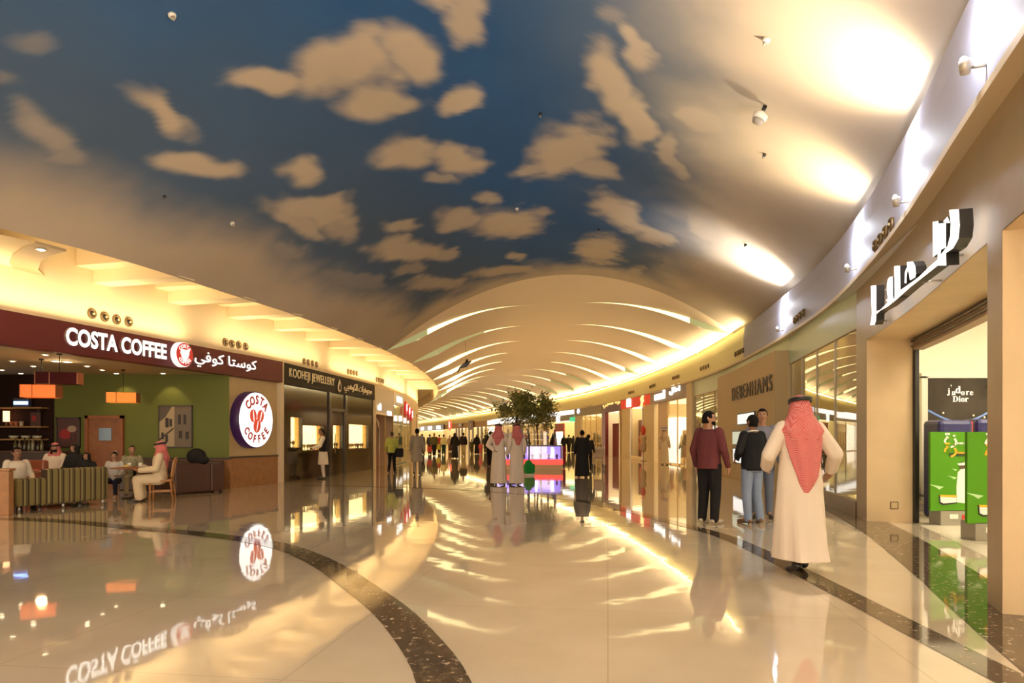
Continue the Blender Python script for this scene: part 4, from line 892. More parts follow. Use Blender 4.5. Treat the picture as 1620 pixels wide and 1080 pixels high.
for k, (a, b, c, d_) in enumerate(((1168, 1194, 652, 671), (1160, 1184, 682, 702), (1161, 1180, 711, 730))):
    p0 = onframe(MPN, a, d_, -.37); p1 = onframe(MPN, b, c, -.37); ph = abs(p1[1]-p0[1])
    t = thing('wall_screen', ['upper bright screen on the tan board behind the three men', 'middle screen on the tan board behind the three men', 'lower bright screen on the tan board beside the waistcoat man'][k], 'screen', M=MPN @ Matrix.Translation((p0[0], -.36, p0[1])), group='screens on the tan board')
    w = p1[0]-p0[0]
    mb = MB(); mb.box((-.04, -.03, -.04), (w+.04, .0, ph+.04)); mb.build('bezel', M_black, t)
    mb = MB(); mb.box((0, -.036, 0), (w, -.031, ph)); mb.build('display', emis('screen_glow_%d' % k, [(.95, 1., .9), (.75, .85, .7), (1, 1, .98)][k], [.52, .3, .6][k]), t)
# wire furniture in the window
def wire_chair(M, x, y, rz, label):
    t = thing('wire_chair', label, 'chair', M=M @ Matrix.Translation((x, y, .25)) @ Matrix.Rotation(rz, 4, 'Z'), group='wire furniture in the store window')
    m = mat('antique_metal', (.35, .27, .16), .35, metal=.7)
    mb = MB(); mb.lathe([(.19, .44), (.20, .455), (.19, .47)], 20); mb.build('seat', m, t)
    for a in range(4):
        an = R_(45+90*a); mb = MB(); mb.tube([(.16*math.cos(an), .16*math.sin(an), .44), (.14*math.cos(an), .14*math.sin(an), .25), (.21*math.cos(an), .21*math.sin(an), 0)], .011, 6); mb.build('leg', m, t)
    mb = MB(); mb.tube([(.19*math.cos(a), .17, .70+.20*math.sin(a)) for a in np.linspace(0, 2*math.pi, 20, endpoint=False)], .012, 6, closed=True); mb.tube([(-.12, .17, .45), (-.12, .17, .56)], .011, 6); mb.tube([(.12, .17, .45), (.12, .17, .56)], .011, 6)
    mb.tube([(.10*math.cos(a), .17, .70+.10*math.sin(a)) for a in np.linspace(0, 2*math.pi, 14, endpoint=False)], .009, 6, closed=True); mb.build('backrest', m, t)
x1, _ = onframe(MW2, 1298, 750, .38); x2, _ = onframe(MW2, 1347, 750, .38); x3, _ = onframe(MW2, 1323, 750, .42)
wire_chair(MW2, x1, .38, R_(60), 'curly wire chair left of the little table in the store window')
wire_chair(MW2, x2, .38, R_(-60), 'curly wire chair right of the little table in the store window')
t = thing('wire_table', 'small round wire table between two chairs in the store window', 'table', M=MW2 @ Matrix.Translation((x3, .42, .25)))
mb = MB(); mb.lathe([(.23, .70), (.24, .715), (.23, .73)], 24); mb.build('table_top', mat('antique_metal', (.35, .27, .16), .35, metal=.7), t)
for a in range(3):
    an = R_(30+120*a); mb = MB(); mb.tube([(.04*math.cos(an), .04*math.sin(an), .70), (.05*math.cos(an), .05*math.sin(an), .35), (.22*math.cos(an), .22*math.sin(an), 0)], .012, 6); mb.build('leg', mat('antique_metal', (.35, .27, .16), .35, metal=.7), t)
for k, (px, m) in enumerate(((1114, (.5, .16, .1)), (1123, (.35, .25, .15)), (1136, (.42, .18, .12)))):
    x, _ = onframe(MW1, px, 740, .5); t = thing('shop_mannequin', ['dressed mannequin at the left of the far store window', 'dressed mannequin in the middle of the far store window', 'dressed mannequin at the right of the far store window'][k], 'mannequin', M=MW1 @ Matrix.Translation((x, .5, .25)), group='mannequins of the far store window')
    mb = MB(); mb.lathe([(.16, 0), (.16, .02), (.02, .03), (.02, .55), (.15, .72), (.17, .95), (.12, 1.12), (.18, 1.3), (.17, 1.42), (.05, 1.48)], 18); mb.build('dress', mat('mannequin_dress_%d' % k, m, .7), t)
    mb = MB(); mb.lathe([(.045, 1.46), (.045, 1.52)], 12); mb.ell((0, 0, 1.62), (.08, .10, .12)); mb.build('head', mat('mannequin_skin', (.6, .45, .3), .5), t)
# pillar
def rpost(px0, px1, m=M_upper, z1=ZH+.05, dy=.08):
    M, w = RF(px1, px0); return wallbox(M, (0, -dy, 0), (w, .3, z1), m)
rpost(1088.5, 1097.5)
# ---- shops along the right: (px0, px1, head colour, head bottom z, wall, ceiling)
E_shopc = emis('shop_ceiling_bright', (1.0, .80, .46), 1.35)
def rshop(px0, px1, m_head, zb, m_wall, m_ceil, depth=3.2, back=None, front='glass', npan=2, gm=None):
    M, w = RF(px1, px0)
    wallbox(M, (0, -.05, zb), (w, .15, ZH+.05), m_head)
    shop_room(M, w, depth, zb+.05, m_wall, m_ceil, back)
    return M, w
MG, WG = rshop(1030, 1088.5, mat('taupe_grey_head', (.40, .335, .29), .5), 3.30, mat('cream_shop_wall', (.78, .66, .42), .6), E_shopc, 4.5)
t = thing('lit_sign', 'white lettered sign on the taupe grey shop head right of the red shop', 'sign', M=MG)
span_text(MG, t, 'ııııl', (1036, 627), (1051, 623), .42, E_letter, y=-.08, ext=.03, bold=.03)
span_text(MG, t, '\ufede\ufee0\ufea3\ufe8d', (1059, 617), (1075, 615), .46, E_letter, name='arabic_lettering', y=-.08, ext=.03, bold=.015)
wallbox(MG, (0, -.06, 0), (WG*.13, .15, 3.3), M_upper)
mb = MB(); a = onframe(MG, 1039, 700, .05)[0]; b = onframe(MG, 1057, 700, .05)[0]; mb.box((a+.3, .05, .02), (b, .12, 3.3)); o = mb.build('wall_right_panel', mat('peach_panel', (.74, .55, .34), .5)); o.matrix_world = MG; struct(o)
window(MG, b, WG, .05, 3.3, 2, glass('shop_glass_soft', (1, .98, .92), .45, 0, .06))
for k, (px, yy, c1, c2) in enumerate(((1061, .9, (.25, .05, .04), (.12, .05, .04)), (1067, 1.6, (.05, .03, .03), (.04, .03, .03)), (1075, .8, (.55, .48, .36), (.02, .07, .04)), (1083, 1.3, (.03, .025, .025), (.2, .08, .06)))):
    x, _ = onframe(MG, px, 720, yy); t = thing('shop_mannequin', ['mannequin in dark red clothes behind the grey shop window', 'mannequin in black set back in the grey shop', 'mannequin in pale top and dark green skirt in the grey shop', 'mannequin in dark top at the right of the grey shop window'][k], 'mannequin', M=MG @ Matrix.Translation((x, yy, 0)), group='mannequins of the grey shop')
    mb = MB(); mb.lathe([(.14, .3), (.2, .55), (.16, .95)], 16); mb.build('skirt', mat('shop_skirt_%d' % k, c2, .8), t)
    mb = MB(); mb.lathe([(.15, .95), (.13, 1.15), (.21, 1.38), (.18, 1.5), (.05, 1.55)], 16); mb.build('top', mat('shop_top_%d' % k, c1, .8), t)
    for sx in (-1, 1): mb = MB(); mb.tube([(.07*sx, 0, .5), (.07*sx, 0, 0)], [.05, .035], 8); mb.build('leg', mat('mannequin_skin', (.6, .45, .3), .5), t)
    mb = MB(); mb.ell((0, 0, 1.66), (.08, .1, .12)); mb.build('head', mat('mannequin_skin', (.6, .45, .3), .5), t)
p = onframe(MG, 1050, 677, .0); t = thing('name_plate', 'small purple grey plate on the peach panel of the grey shop', 'sign', M=MG @ Matrix.Translation((p[0], .045, p[1])))
mb = MB(); mb.box((-.8, -.02, -.06), (.8, 0, .06)); mb.build('plate', mat('purple_grey', (.22, .16, .24), .4), t)
MR, WR = rshop(983, 1030, mat('scarlet_head', (.62, .035, .015), .6, emit=(.85, .06, .02), es=.22), 3.34, mat('cream_shop_wall', (.78, .66, .42), .6), E_shopc, 3.0)
t = thing('lit_sign', 'white and yellow emblem pair on the scarlet shop head', 'sign', M=MR)
p = onframe(MR, 995, 637, -.08); mb = MB(); mb.prism([(p[0]-.5, p[1]-.27), (p[0]+.5, p[1]-.27), (p[0]+.5, p[1]+.2), (p[0]+.25, p[1]+.3), (p[0]-.5, p[1]+.25)], -.14, -.06); mb.build('white_emblem', E_letter, t)
p = onframe(MR, 1016, 634, -.08); mb = MB(); mb.prism([(p[0]-.35, p[1]-.35), (p[0]-.1, p[1]-.1), (p[0]-.3, p[1]+.15), (p[0]+.1, p[1]+.3), (p[0]+.35, p[1]+.36), (p[0]+.2, p[1]+.1), (p[0]+.4, p[1]), (p[0]+.1, p[1]-.1), (p[0], p[1]-.38)], -.14, -.06); mb.build('yellow_emblem', emis('yellow_emblem_glow', (1, .70, .25), .9), t)
def LX(M, px, y=0.): return onframe(M, px, 700, y)[0]
for a, b in ((983, 998), (1017, 1030)): 
    wallbox(MR, (LX(MR, a), .0, .2), (LX(MR, b), .08, 3.34), mat('cream_shop_wall', (.78, .66, .42), .6), 'wall_right_front')
wallbox(MR, (0, -.02, 0), (WR, .1, .2), M_upper)
mb = MB(); mb.box((LX(MR, 1000, 1.2), 1.2, 0), (LX(MR, 1018, 1.2), 1.4, 2.6)); o = tag(mb.build('display_wall', mat('plum_brown', (.16, .05, .05), .5)), 'plum brown display wall inside the scarlet shop', 'display wall'); o.matrix_world = MR
for a in (998, 1017):
    mb = MB(); mb.box((LX(MR, a)-.05, -.04, 0), (LX(MR, a)+.05, .1, 3.34)); o = mb.build(nm('trim'), M_steel); o.matrix_world = MR; struct(o)
for k, (px, hc, bc) in enumerate(((1027, (.62, .06, .02), (.5, .36, .22)), (1003, (.62, .45, .3), (.6, .2, .12)))):
    x = LX(MR, px, -.0); t = thing('shop_mannequin', ['mannequin with a red round head in front of the scarlet shop', 'mannequin in coral clothes in the scarlet shop doorway'][k], 'mannequin', M=MR @ Matrix.Translation((x, -.35 if k == 0 else .5, 0)), group='mannequins of the scarlet shop')
    mb = MB(); mb.lathe([(.18, 0), (.18, .03), (.03, .05), (.03, .5), (.15, .6), (.2, .95), (.13, 1.15), (.2, 1.38), (.17, 1.5), (.06, 1.56)], 18); mb.build('clothes', mat('mannequin_cloth_%d' % (k+5), bc, .7), t)
    mb = MB(); mb.ell((0, 0, 1.80 if k == 0 else 1.68), (.15, .15, .30) if k == 0 else (.09, .1, .13)); mb.build('head', mat('mannequin_head_%d' % k, hc, .5), t)
MDR, WDR = rshop(953, 982.5, mat('oxblood_head', (.13, .030, .018), .45), 3.28, mat('white_pink_wall', (.85, .74, .62), .6), E_shopc, 3.0)
t = thing('gold_script_sign', 'gold script sign on the oxblood red shop head', 'sign', M=MDR)
span_text(MDR, t, '\ufef2\ufea0\ufee8\ufee3 \ufe8e\ufee7\ufeae', (954, 641), (981, 635), .50, mat('gold_glow', (.9, .62, .2), .4, emit=(.95, .65, .2), es=.7), y=-.08, ext=.03, bold=.008)
wallbox(MDR, (LX(MDR, 953), -.05, 0), (LX(MDR, 958.5), .2, 3.28), mat('oxblood', (.20, .025, .022), .4))
wallbox(MDR, (LX(MDR, 969, .5), .5, 0), (LX(MDR, 979, .5), .7, 2.45), mat('oxblood', (.20, .025, .022), .4), 'wall_right_inner')
post_m = M_upper
wallbox(MDR, (WDR-.35, -.06, 0), (WDR, .15, 3.28), M_gold)
for k, z in enumerate((1.15, 1.75, 2.35)):
    mb = MB(); mb.box((LX(MDR, 960, 2.4), 2.1, z-.03), (LX(MDR, 971, 2.4), 2.6, z+.03)); o = tag(mb.build('wall_shelf', mat('shelf_plum', (.18, .08, .07), .5)), ['lowest shelf in the oxblood red shop', 'middle shelf in the oxblood red shop', 'top shelf in the oxblood red shop'][k], 'shelf', 'shelves in the oxblood shop'); o.matrix_world = MDR
MO, WO = rshop(910, 952.5, mat('olive_grey_head', (.36, .32, .19), .5), 3.30, mat('warm_gold_wall', (.72, .55, .26), .6), E_ceil, 3.0)
window(MO, 0, WO, .05, 3.3, 5, glass('shop_glass_soft', (1, .98, .92), .45, 0, .06), M_gold)
wallbox(MO, (0, -.06, 0), (LX(MO, 920), .1, 3.3), M_upper)
p = onframe(MO, 915, 650, -.08); t = thing('lit_sign', 'small pale emblem on the olive grey shop head', 'sign', M=MO @ Matrix.Translation((p[0], -.07, p[1])))
mb = MB(); mb.prism([(-.5, -.1), (0, -.25), (.5, -.1), (.3, .2), (-.3, .2)], -.05, 0); mb.build('emblem', emis('pale_violet_glow', (.8, .78, .95), .7), t)
mb = MB(); x = LX(MO, 944, .6); mb.box((x-.6, .3, 0), (x+.9, .8, .9)); o = tag(mb.build('display_table', mat('display_dark', (.10, .08, .04), .5)), 'dark display table in the olive grey shop window', 'table'); o.matrix_world = MO
mb = MB(); rr = random.Random(8)
for i in range(26): mb.ell((x+rr.uniform(-.5, .8), .55+rr.uniform(-.15, .15), 1.0+rr.uniform(0, .7)), (.16, .12, .14), 8, 5)
o = tag(mb.build('plant_foliage', mat('dusty_green', (.10, .12, .03), .7)), 'bushy green arrangement on the dark display table', 'plant', None, 'stuff'); o.matrix_world = MO
# far shops behind the trees
ME, WE = rshop(866, 909, mat('grey_head_far', (.36, .33, .28), .5), 3.0, mat('pale_yellow_wall', (.80, .74, .45), .6), E_shopc, 4.)
wallbox(ME, (0, -.1, 3.55), (WE, -.05, ZH), emis('white_light_band', (1, .96, .88), 1.1))
t = thing('lit_sign', 'white glyph sign on the grey head of the shop behind the trees', 'sign', M=ME); p = onframe(ME, 883, 664, -.1)
text('lettering', 'NK', .9, E_letter, t, (p[0], -.12, p[1]), .03, .03)
p = onframe(ME, 907, 663, -.15); t = thing('exit_sign', 'small green exit sign at the right of the grey shop head', 'sign', M=ME @ Matrix.Translation((p[0]-.3, -.14, p[1])))
mb = MB(); mb.box((-.7, -.06, -.2), (.7, 0, .2)); mb.build('box', emis('exit_green', (.05, .5, .22), .7), t)
for k, (a, b, z0, z1) in enumerate(((858, 870, .2, 2.9), (878, 892, .2, 2.8))):
    x0, x1 = LX(ME, a, .3), LX(ME, b, .3); t = thing('shop_partition', ['red framed shop panel just right of the tree trunks', 'red framed lit panel behind the woman in black'][k], 'panel', M=ME @ Matrix.Translation((x0, .3, 0)))
    mb = MB(); w = x1-x0; mb.box((0, 0, 0), (w, .1, z1)); mb.build('frame', mat('brick_red', (.45, .06, .03), .5), t)
    mb = MB(); mb.box((w*.15, -.03, z0+.3), (w*.9, -.005, z1-.8)); mb.build('lit_face', emis('pink_white_glow', (1, .8, .62), 1.1), t)
MF_, WF_ = rshop(772, 865, mat('white_head_far', (.75, .70, .6), .5), 3.1, mat('cream_shop_wall', (.78, .66, .42), .6), E_shopc, 4.)
wallbox(MF_, (0, -.1, 3.35), (WF_, -.05, ZH), emis('white_light_band', (1, .96, .88), 1.1))
window(MF_, 0, WF_, .05, 3.1, 6, M_glass, M_brown)
# the far run seen over the crowd
FAR = [(735, 772, mat('peach_head', (.68, .46, .26), .6), 3.1), (702, 735, mat('peach_head', (.68, .46, .26), .6), 3.1), (656, 702, M_upper, 3.1)]
for k, (a, b, m, zb) in enumerate(FAR):
    M, w = rshop(a, b, m, zb, mat('bright_shop_wall', (.72, .62, .42), .6), E_shopc, 5.)
    if k == 0:
        for q in (737, 742, 748, 756, 762, 769): x = LX(M, q); wallbox(M, (x-.35, -.1, 0), (x+.35, .1, zb), [M_brown, M_upper][q % 2])
        t = thing('box_sign', 'brown square sign hanging over the far shops left of the trees', 'sign', M=M); x = onframe(M, 745, 670, -.3); mb = MB(); mb.box((x[0]-1.6, -.35, 2.7), (x[0]+1.6, -.2, 4.2)); mb.build('panel', mat('sign_brown', (.25, .16, .09), .5), t)
        mb = MB(); mb.ell((x[0], -.36, 3.5), (.7, .03, .45)); mb.build('pale_emblem', mat('sign_pale', (.55, .45, .35), .5), t)
    if k == 1:
        t = thing('round_sign', 'round red and white sign on the far shop head', 'sign', M=M); x = onframe(M, 711, 672, -.3)
        mb = MB(); mb.lathe([(1.05, 0), (1.05, .15)], 28, c=(x[0], -x[1]+0, .15), M=RX @ Matrix.Scale(-1, 4, (0, 1, 0))); mb.build('disc', emis('red_disc_glow', (.95, .12, .06), .8), t)
        text('letter', 'S', 1.4, E_letter, t, (x[0], -.34, x[1]), .02, .05)
        t = thing('box_sign', 'small dark sign board over the far shops', 'sign', M=M); x = onframe(M, 728, 672, -.3); mb = MB(); mb.box((x[0]-1.2, -.3, x[1]-.25), (x[0]+1.2, -.15, x[1]+.25)); mb.build('panel', M_brown, t)
        for q in (722, 726, 731): x = LX(M, q); wallbox(M, (x-.4, -.1, 0), (x+.4, .1, zb), M_brown)
    if k == 2:
        t = thing('box_sign', 'long black sign with three white words at the far end', 'sign', M=M); p0 = onframe(M, 663, 675.5, -.3); p1 = onframe(M, 702, 673, -.3)
        mb = MB(); mb.box((p0[0], -.35, 3.0), (p1[0], -.2, 4.05)); mb.build('panel', M_black, t)
        for f, s in ((.17, 'CINO'), (.5, 'BODO'), (.83, 'ORGA')): text('lettering', s, 1.1, E_letter, t, (p0[0]+(p1[0]-p0[0])*f, -.37, 3.52), .02, .03, 1.5)
# ================================================================== PEOPLE
def V(*a): return Vector(a)
def cap(mb, p0, r0, p1, r1, n=12):
    p0, p1 = Vector(p0), Vector(p1); t = p1-p0
    if t.length < 1e-5: return
    t.normalize(); up = V(0, 0, 1) if abs(t.z) < .9 else V(1, 0, 0); x = t.cross(up).normalized(); y = x.cross(t)
    rings = []
    for a in (-75, -50, -25, 0): rings.append((p0+t*r0*math.sin(R_(a)), r0*math.cos(R_(a))))
    for a in (0, 25, 50, 75): rings.append((p1+t*r1*math.sin(R_(a)), r1*math.cos(R_(a))))
    mb.loft([[c+(x*math.cos(2*math.pi*j/n)+y*math.sin(2*math.pi*j/n))*r for j in range(n)] for c, r in rings])
def rings(mb, rs, n=28, fold=None):
    """rs: (cx, cy, z, rx, ry); fold(theta, z) -> factor"""
    mb.loft([[V(cx+rx*math.cos(2*math.pi*j/n)*(fold(2*math.pi*j/n, z) if fold else 1), cy+ry*math.sin(2*math.pi*j/n)*(fold(2*math.pi*j/n, z) if fold else 1), z) for j in range(n)] for cx, cy, z, rx, ry in rs])
def blob(mb, name, m, parent, voxel=.012, smooth=3, cut=None):
    bmesh.ops.recalc_face_normals(mb.bm, faces=mb.bm.faces)
    me = bpy.data.meshes.new(name); mb.bm.to_mesh(me); mb.bm.free()
    o = bpy.data.objects.new(name, me); COL.objects.link(o)
    r = o.modifiers.new('r', 'REMESH'); r.mode = 'VOXEL'; r.voxel_size = voxel; r.use_smooth_shade = True
    if smooth: sm = o.modifiers.new('s', 'SMOOTH'); sm.factor = .5; sm.iterations = smooth
    dg = bpy.context.evaluated_depsgraph_get(); m2 = bpy.data.meshes.new_from_object(o.evaluated_get(dg)); bpy.data.objects.remove(o); bpy.data.meshes.remove(me)
    if cut:
        bm = bmesh.new(); bm.from_mesh(m2); bmesh.ops.delete(bm, geom=[v for v in bm.verts if cut(v.co)], context='VERTS'); bm.to_mesh(m2); bm.free()
    m2.name = name; m2.materials.clear(); m2.materials.append(m)
    for p in m2.polygons: p.use_smooth = True
    return link(name, m2, parent)
def checker_cloth():
    m = bpy.data.materials.new('red_white_check_cloth'); m.use_nodes = True; nt = m.node_tree; b = nt.nodes['Principled BSDF']
    tc = nt.nodes.new('ShaderNodeTexCoord'); ck = nt.nodes.new('ShaderNodeTexChecker'); ck.inputs['Scale'].default_value = 95
    ck.inputs[1].default_value = (.46, .05, .05, 1); ck.inputs[2].default_value = (.60, .24, .22, 1); nt.links.new(tc.outputs['Object'], ck.inputs[0]); nt.links.new(ck.outputs[0], b.inputs['Base Color']); b.inputs['Roughness'].default_value = .85
    return m
M_check = checker_cloth()
SKIN = mat('skin_tan', (.40, .21, .12), .55, spec=.3); SKIN2 = mat('skin_brown', (.26, .125, .07), .55, spec=.3)
HAIR = mat('black_hair', (.008, .006, .005), .8, spec=.15); M_eye = mat('eye_white', (.75, .72, .68), .3); M_iris = mat('eye_dark', (.02, .012, .01), .2); M_lip = mat('lip_brown', (.27, .10, .08), .5)
M_thobe = mat('white_thobe_cloth', (.66, .55, .44), .8, spec=.2); M_abaya = mat('black_abaya_cloth', (.010, .009, .009), .75, spec=.3)
M_shoe = mat('black_shoe', (.015, .012, .010), .35); M_shoeb = mat('brown_shoe', (.16, .08, .035), .5); M_shoeg = mat('pale_shoe', (.48, .40, .30), .6)
def cloth(name, c): return mat(name, c, .85, spec=.2, noise=.10, nscale=5)
DEF = dict(hip=(.09, 0, .92), knee=(.10, -.015, .50), ankle=(.105, .03, .085), toe=(.125, -.15, .035), sh=(.185, .005, 1.43), el=(.245, .03, 1.15), wr=(.26, -.06, .91))
def person(label, loc, rz, h=1.75, top=None, bottom=None, shoe=None, robe=None, veil=None, headcloth=None, vest=None, skin=SKIN, hair=HAIR, turn=0., L=None, Rr=None, vox=.012, group=None, stout=1., sleeve='long', face=True, kameez=None, sit=False, beard=False, cap_=None, hijab=None, glasses=False, nod=0., tail=False, z=0., collar=None):
    S = h/1.75; t = thing('person', label, 'person', (loc[0], loc[1], z), R_(rz), group); t.scale = (S, S, S)
    P = {}
    for sg, ov in ((1, L or {}), (-1, Rr or {})):
        for k, v in DEF.items():
            if k in ov: p = Vector(ov[k])
            else: p = V(v[0]*sg, v[1], v[2])
            P[k, sg] = p
    drop = 0.
    if sit:
        for sg, ov in ((1, L or {}), (-1, Rr or {})):
            for k, v in (('hip', (.10, 0, .50)), ('knee', (.13, -.42, .49)), ('ankle', (.13, -.38, .09)), ('toe', (.14, -.56, .035)), ('sh', (.185, .02, 1.00)), ('el', (.25, -.03, .73)), ('wr', (.17, -.27, .66))):
                if k not in ov: P[k, sg] = V(v[0]*sg, v[1], v[2])
        drop = .43
    hy = -.015 - nod*.1
    HM = Matrix.Translation((0, hy*0, 0)) @ Matrix.Rotation(R_(turn), 4, 'Z')
    def hp(x, y, zz): 
        p = Matrix.Rotation(R_(nod*30), 4, 'X') @ V(x, y, zz-1.52); p = Matrix.Rotation(R_(turn), 4, 'Z') @ p; return V(p.x, p.y-nod*.06, p.z+1.52-drop)
    mb = MB(); w = stout
    rings(mb, [(0, .01, .88-drop, .10*w, .08*w), (0, .005, .92-drop, .155*w, .115*w), (0, 0, 1.06-drop, .140*w, .105*w), (0, 0, 1.20-drop, .155*w, .112*w), (0, .005, 1.34-drop, .170*w, .115*w), (0, .01, 1.42-drop, .150, .095), (0, .012, 1.47-drop, .075, .065)], 24)
    cap(mb, (0, .012, 1.44-drop), .060, hp(0, .0, 1.57), .054)
    n0 = len(mb.bm.verts)
    mb.ell((0, 0, 0), (.077, .098, .108), 20, 14); 
    mb.bm.verts.ensure_lookup_table()
    for v in mb.bm.verts[n0:]: v.co = hp(v.co.x, v.co.y+.0, v.co.z+1.645)
    cap(mb, hp(0, -.045, 1.575), .046, hp(0, -.03, 1.62), .06)
    cap(mb, hp(0, -.098, 1.652), .011, hp(0, -.112, 1.622), .017, 8)
    for sg in (1, -1):
        cap(mb, hp(.078*sg, .012, 1.622), .013, hp(.083*sg, .018, 1.655), .015, 8)
        cap(mb, hp(.030*sg, -.083, 1.672), .014, hp(.045*sg, -.078, 1.672), .012, 8)
        cap(mb, P['sh', sg], .056, P['el', sg], .043); cap(mb, P['el', sg], .042, P['wr', sg], .028)
        d = (P['wr', sg]-P['el', sg]).normalized(); f = V(0, -1, 0); l = (f-d*f.dot(d))
        if l.length < .3: f = V(0, 0, 1); l = f-d*f.dot(d)
        l.normalize(); nn = d.cross(l)*(1 if sg > 0 else -1); w0 = P['wr', sg]
        for a in (-.028, 0, .026): cap(mb, w0+d*.02+l*a*.6, .018, w0+d*.088+l*a, .016, 8)
        for i, (a, ln) in enumerate(((.034, .068), (.012, .078), (-.011, .072), (-.032, .055))):
            b0 = w0+d*.090+l*a; b1 = b0+(d*.85+nn*.35).normalized()*ln*.5; b2 = b1+(d*.5+nn*.8).normalized()*ln*.5
            cap(mb, b0, .0095, b1, .0088, 8); cap(mb, b1, .0088, b2, .0078, 8)
        t0 = w0+d*.03+l*.030; t1 = t0+(d*.7+l*.7).normalized()*.040; cap(mb, t0, .013, t1, .011, 8); cap(mb, t1, .011, t1+(d*.9+nn*.4).normalized()*.030, .0085, 8)
        cap(mb, P['hip', sg], .082, P['knee', sg], .056); cap(mb, P['knee', sg], .054, P['ankle', sg], .036); cap(mb, P['ankle', sg], .036, P['toe', sg], .024)
    body = blob(mb, 'body', skin, t, min(vox, .011), 2)
    if face:
        for sg in (1, -1):
            mb = MB(); mb.ell(hp(.031*sg, -.088, 1.650), (.013, .010, .008), 10, 7); e = mb.build('eye', M_eye, t)
            mb = MB(); mb.ell(hp(.031*sg, -.0965, 1.650), (.006, .004, .006), 8, 6); mb.build('iris', M_iris, e)
            mb = MB(); cap(mb, hp(.018*sg, -.098, 1.670), .005, hp(.048*sg, -.088, 1.670), .004, 6); mb.build('eyebrow', HAIR, t)
        mb = MB(); cap(mb, hp(-.020, -.093, 1.595), .006, hp(.020, -.093, 1.595), .006, 6); mb.build('mouth', M_lip, t)
    def hlocal(fn):
        """cut test in head coordinates"""
        Ri = Matrix.Rotation(-R_(turn), 4, 'Z')
        return lambda co: fn(Ri @ V(co.x, co.y, co.z+drop))
    if hair is not None and not headcloth and not hijab:
        mb = MB(); n0 = 0; mb.ell((0, 0, 0), (.087, .106, .112), 20, 14); mb.bm.verts.ensure_lookup_table()
        for v in mb.bm.verts: v.co = hp(v.co.x, v.co.y+.008, v.co.z+1.655)
        cap(mb, hp(0, .065, 1.60), .05, hp(0, .05, 1.66), .06)
        blob(mb, 'hair', hair, t, .010, 1, hlocal(lambda c: c.z < 1.565 or (c.y < -.045 and c.z < 1.708) or (c.y < -.0 and c.z < 1.64)))
    if beard:
        mb = MB(); cap(mb, hp(-.035, -.055, 1.575), .030, hp(.035, -.055, 1.575), .030); cap(mb, hp(0, -.07, 1.560), .030, hp(0, -.06, 1.575), .035); blob(mb, 'beard', HAIR, t, .009, 1)
    if glasses:
        mb = MB()
        for sg in (1, -1): mb.tube([hp(.033*sg+.022*math.cos(a), -.108, 1.650+.016*math.sin(a)) for a in np.linspace(0, 2*math.pi, 12, endpoint=False)], .003, 5, closed=True); mb.tube([hp(.055*sg, -.106, 1.652), hp(.085*sg, .0, 1.65)], .003, 5)
        mb.tube([hp(-.011, -.108, 1.652), hp(.011, -.108, 1.652)], .003, 5); mb.build('glasses', M_black, t)
    # ---- shoes
    for sg in (1, -1):
        a, b = P['ankle', sg], P['toe', sg]; d = V(b.x-a.x, b.y-a.y, b.z-a.z-.0); d.normalize()
        mb = MB(); cap(mb, a+V(0, 0, -.035)-d*.035, .040, b+d*.02, .036); cap(mb, a+V(0, 0, -.01), .046, a+d*.06+V(0, 0, -.02), .040)
        zmin = min(a.z, b.z)-.06
        blob(mb, 'shoe', shoe or M_shoe, t, .012, 1)
    def sleeves(mb, e0, e1, full=True):
        for sg in (1, -1):
            cap(mb, P['sh', sg]+V(-.02*sg, 0, 0), .070+e0*.5, P['el', sg], .050+e0)
            if full: cap(mb, P['el', sg], .049+e0, P['wr', sg]-(P['wr', sg]-P['el', sg])*.04, .034+e1)
            else: pass
    def torso(mb, e, zlow, flare=0.):
        rings(mb, [(0, .01, zlow-drop, (.16+e+flare)*w, (.125+e+flare)*w), (0, .005, 1.0-drop, (.155+e)*w, (.12+e)*w), (0, 0, 1.12-drop, (.152+e)*w, (.116+e)*w), (0, 0, 1.25-drop, .165*w+e, .118*w+e), (0, .005, 1.36-drop, .175*w+e, .118+e), (0, .01, 1.43-drop, .158+e, .10+e), (0, .012, 1.475-drop, .09+e*.5, .07+e*.5)], 28)
    if top:
        mb = MB(); torso(mb, .014, .86 if not sit else .92)
        sleeves(mb, .012, .010, sleeve == 'long')
        blob(mb, 'shirt', top, t, vox, 2)
    if vest:
        mb = MB(); torso(mb, .026, .88 if not kameez else .95); blob(mb, 'waistcoat', vest, t, vox, 2)
    if collar:
        mb = MB(); mb.tube([(.080*math.cos(a), .014+.074*math.sin(a), 1.490-drop+.012*math.sin(a)) for a in np.linspace(0, 2*math.pi, 22, endpoint=False)], .012, 8, closed=True); mb.build('collar', collar, t)
    if bottom:
        mb = MB()
        if not sit: rings(mb, [(0, .01, .84, .15*w, .12*w), (0, .008, .92, .168*w, .13*w), (0, .005, 1.0, .155*w, .12*w)], 24)
        else: cap(mb, (-.08, .02, .50), .12, (.08, .02, .50), .12)
        for sg in (1, -1):
            cap(mb, P['hip', sg]+V(0, 0, -.01), .100*w, P['knee', sg], .072*w*w); cap(mb, P['knee', sg], .071*w*w, P['ankle', sg]+V(0, .0, .0), .056*w*w)
        blob(mb, 'trousers', bottom, t, vox, 2)
    if kameez:
        mb = MB(); fo = lambda th, zz: 1+(.05*math.sin(7*th+1)*max(0, (1.0-zz))/.5)
        rings(mb, [(0, .01, .50, .235, .185), (0, .01, .70, .215, .170), (0, .008, .95, .178, .145), (0, 0, 1.15, .166, .130), (0, 0, 1.3, .18, .132), (0, .01, 1.43, .165, .108), (0, .012, 1.475, .09, .075)], 36, fo); sleeves(mb, .020, .022); blob(mb, 'long_shirt', kameez, t, vox, 2)
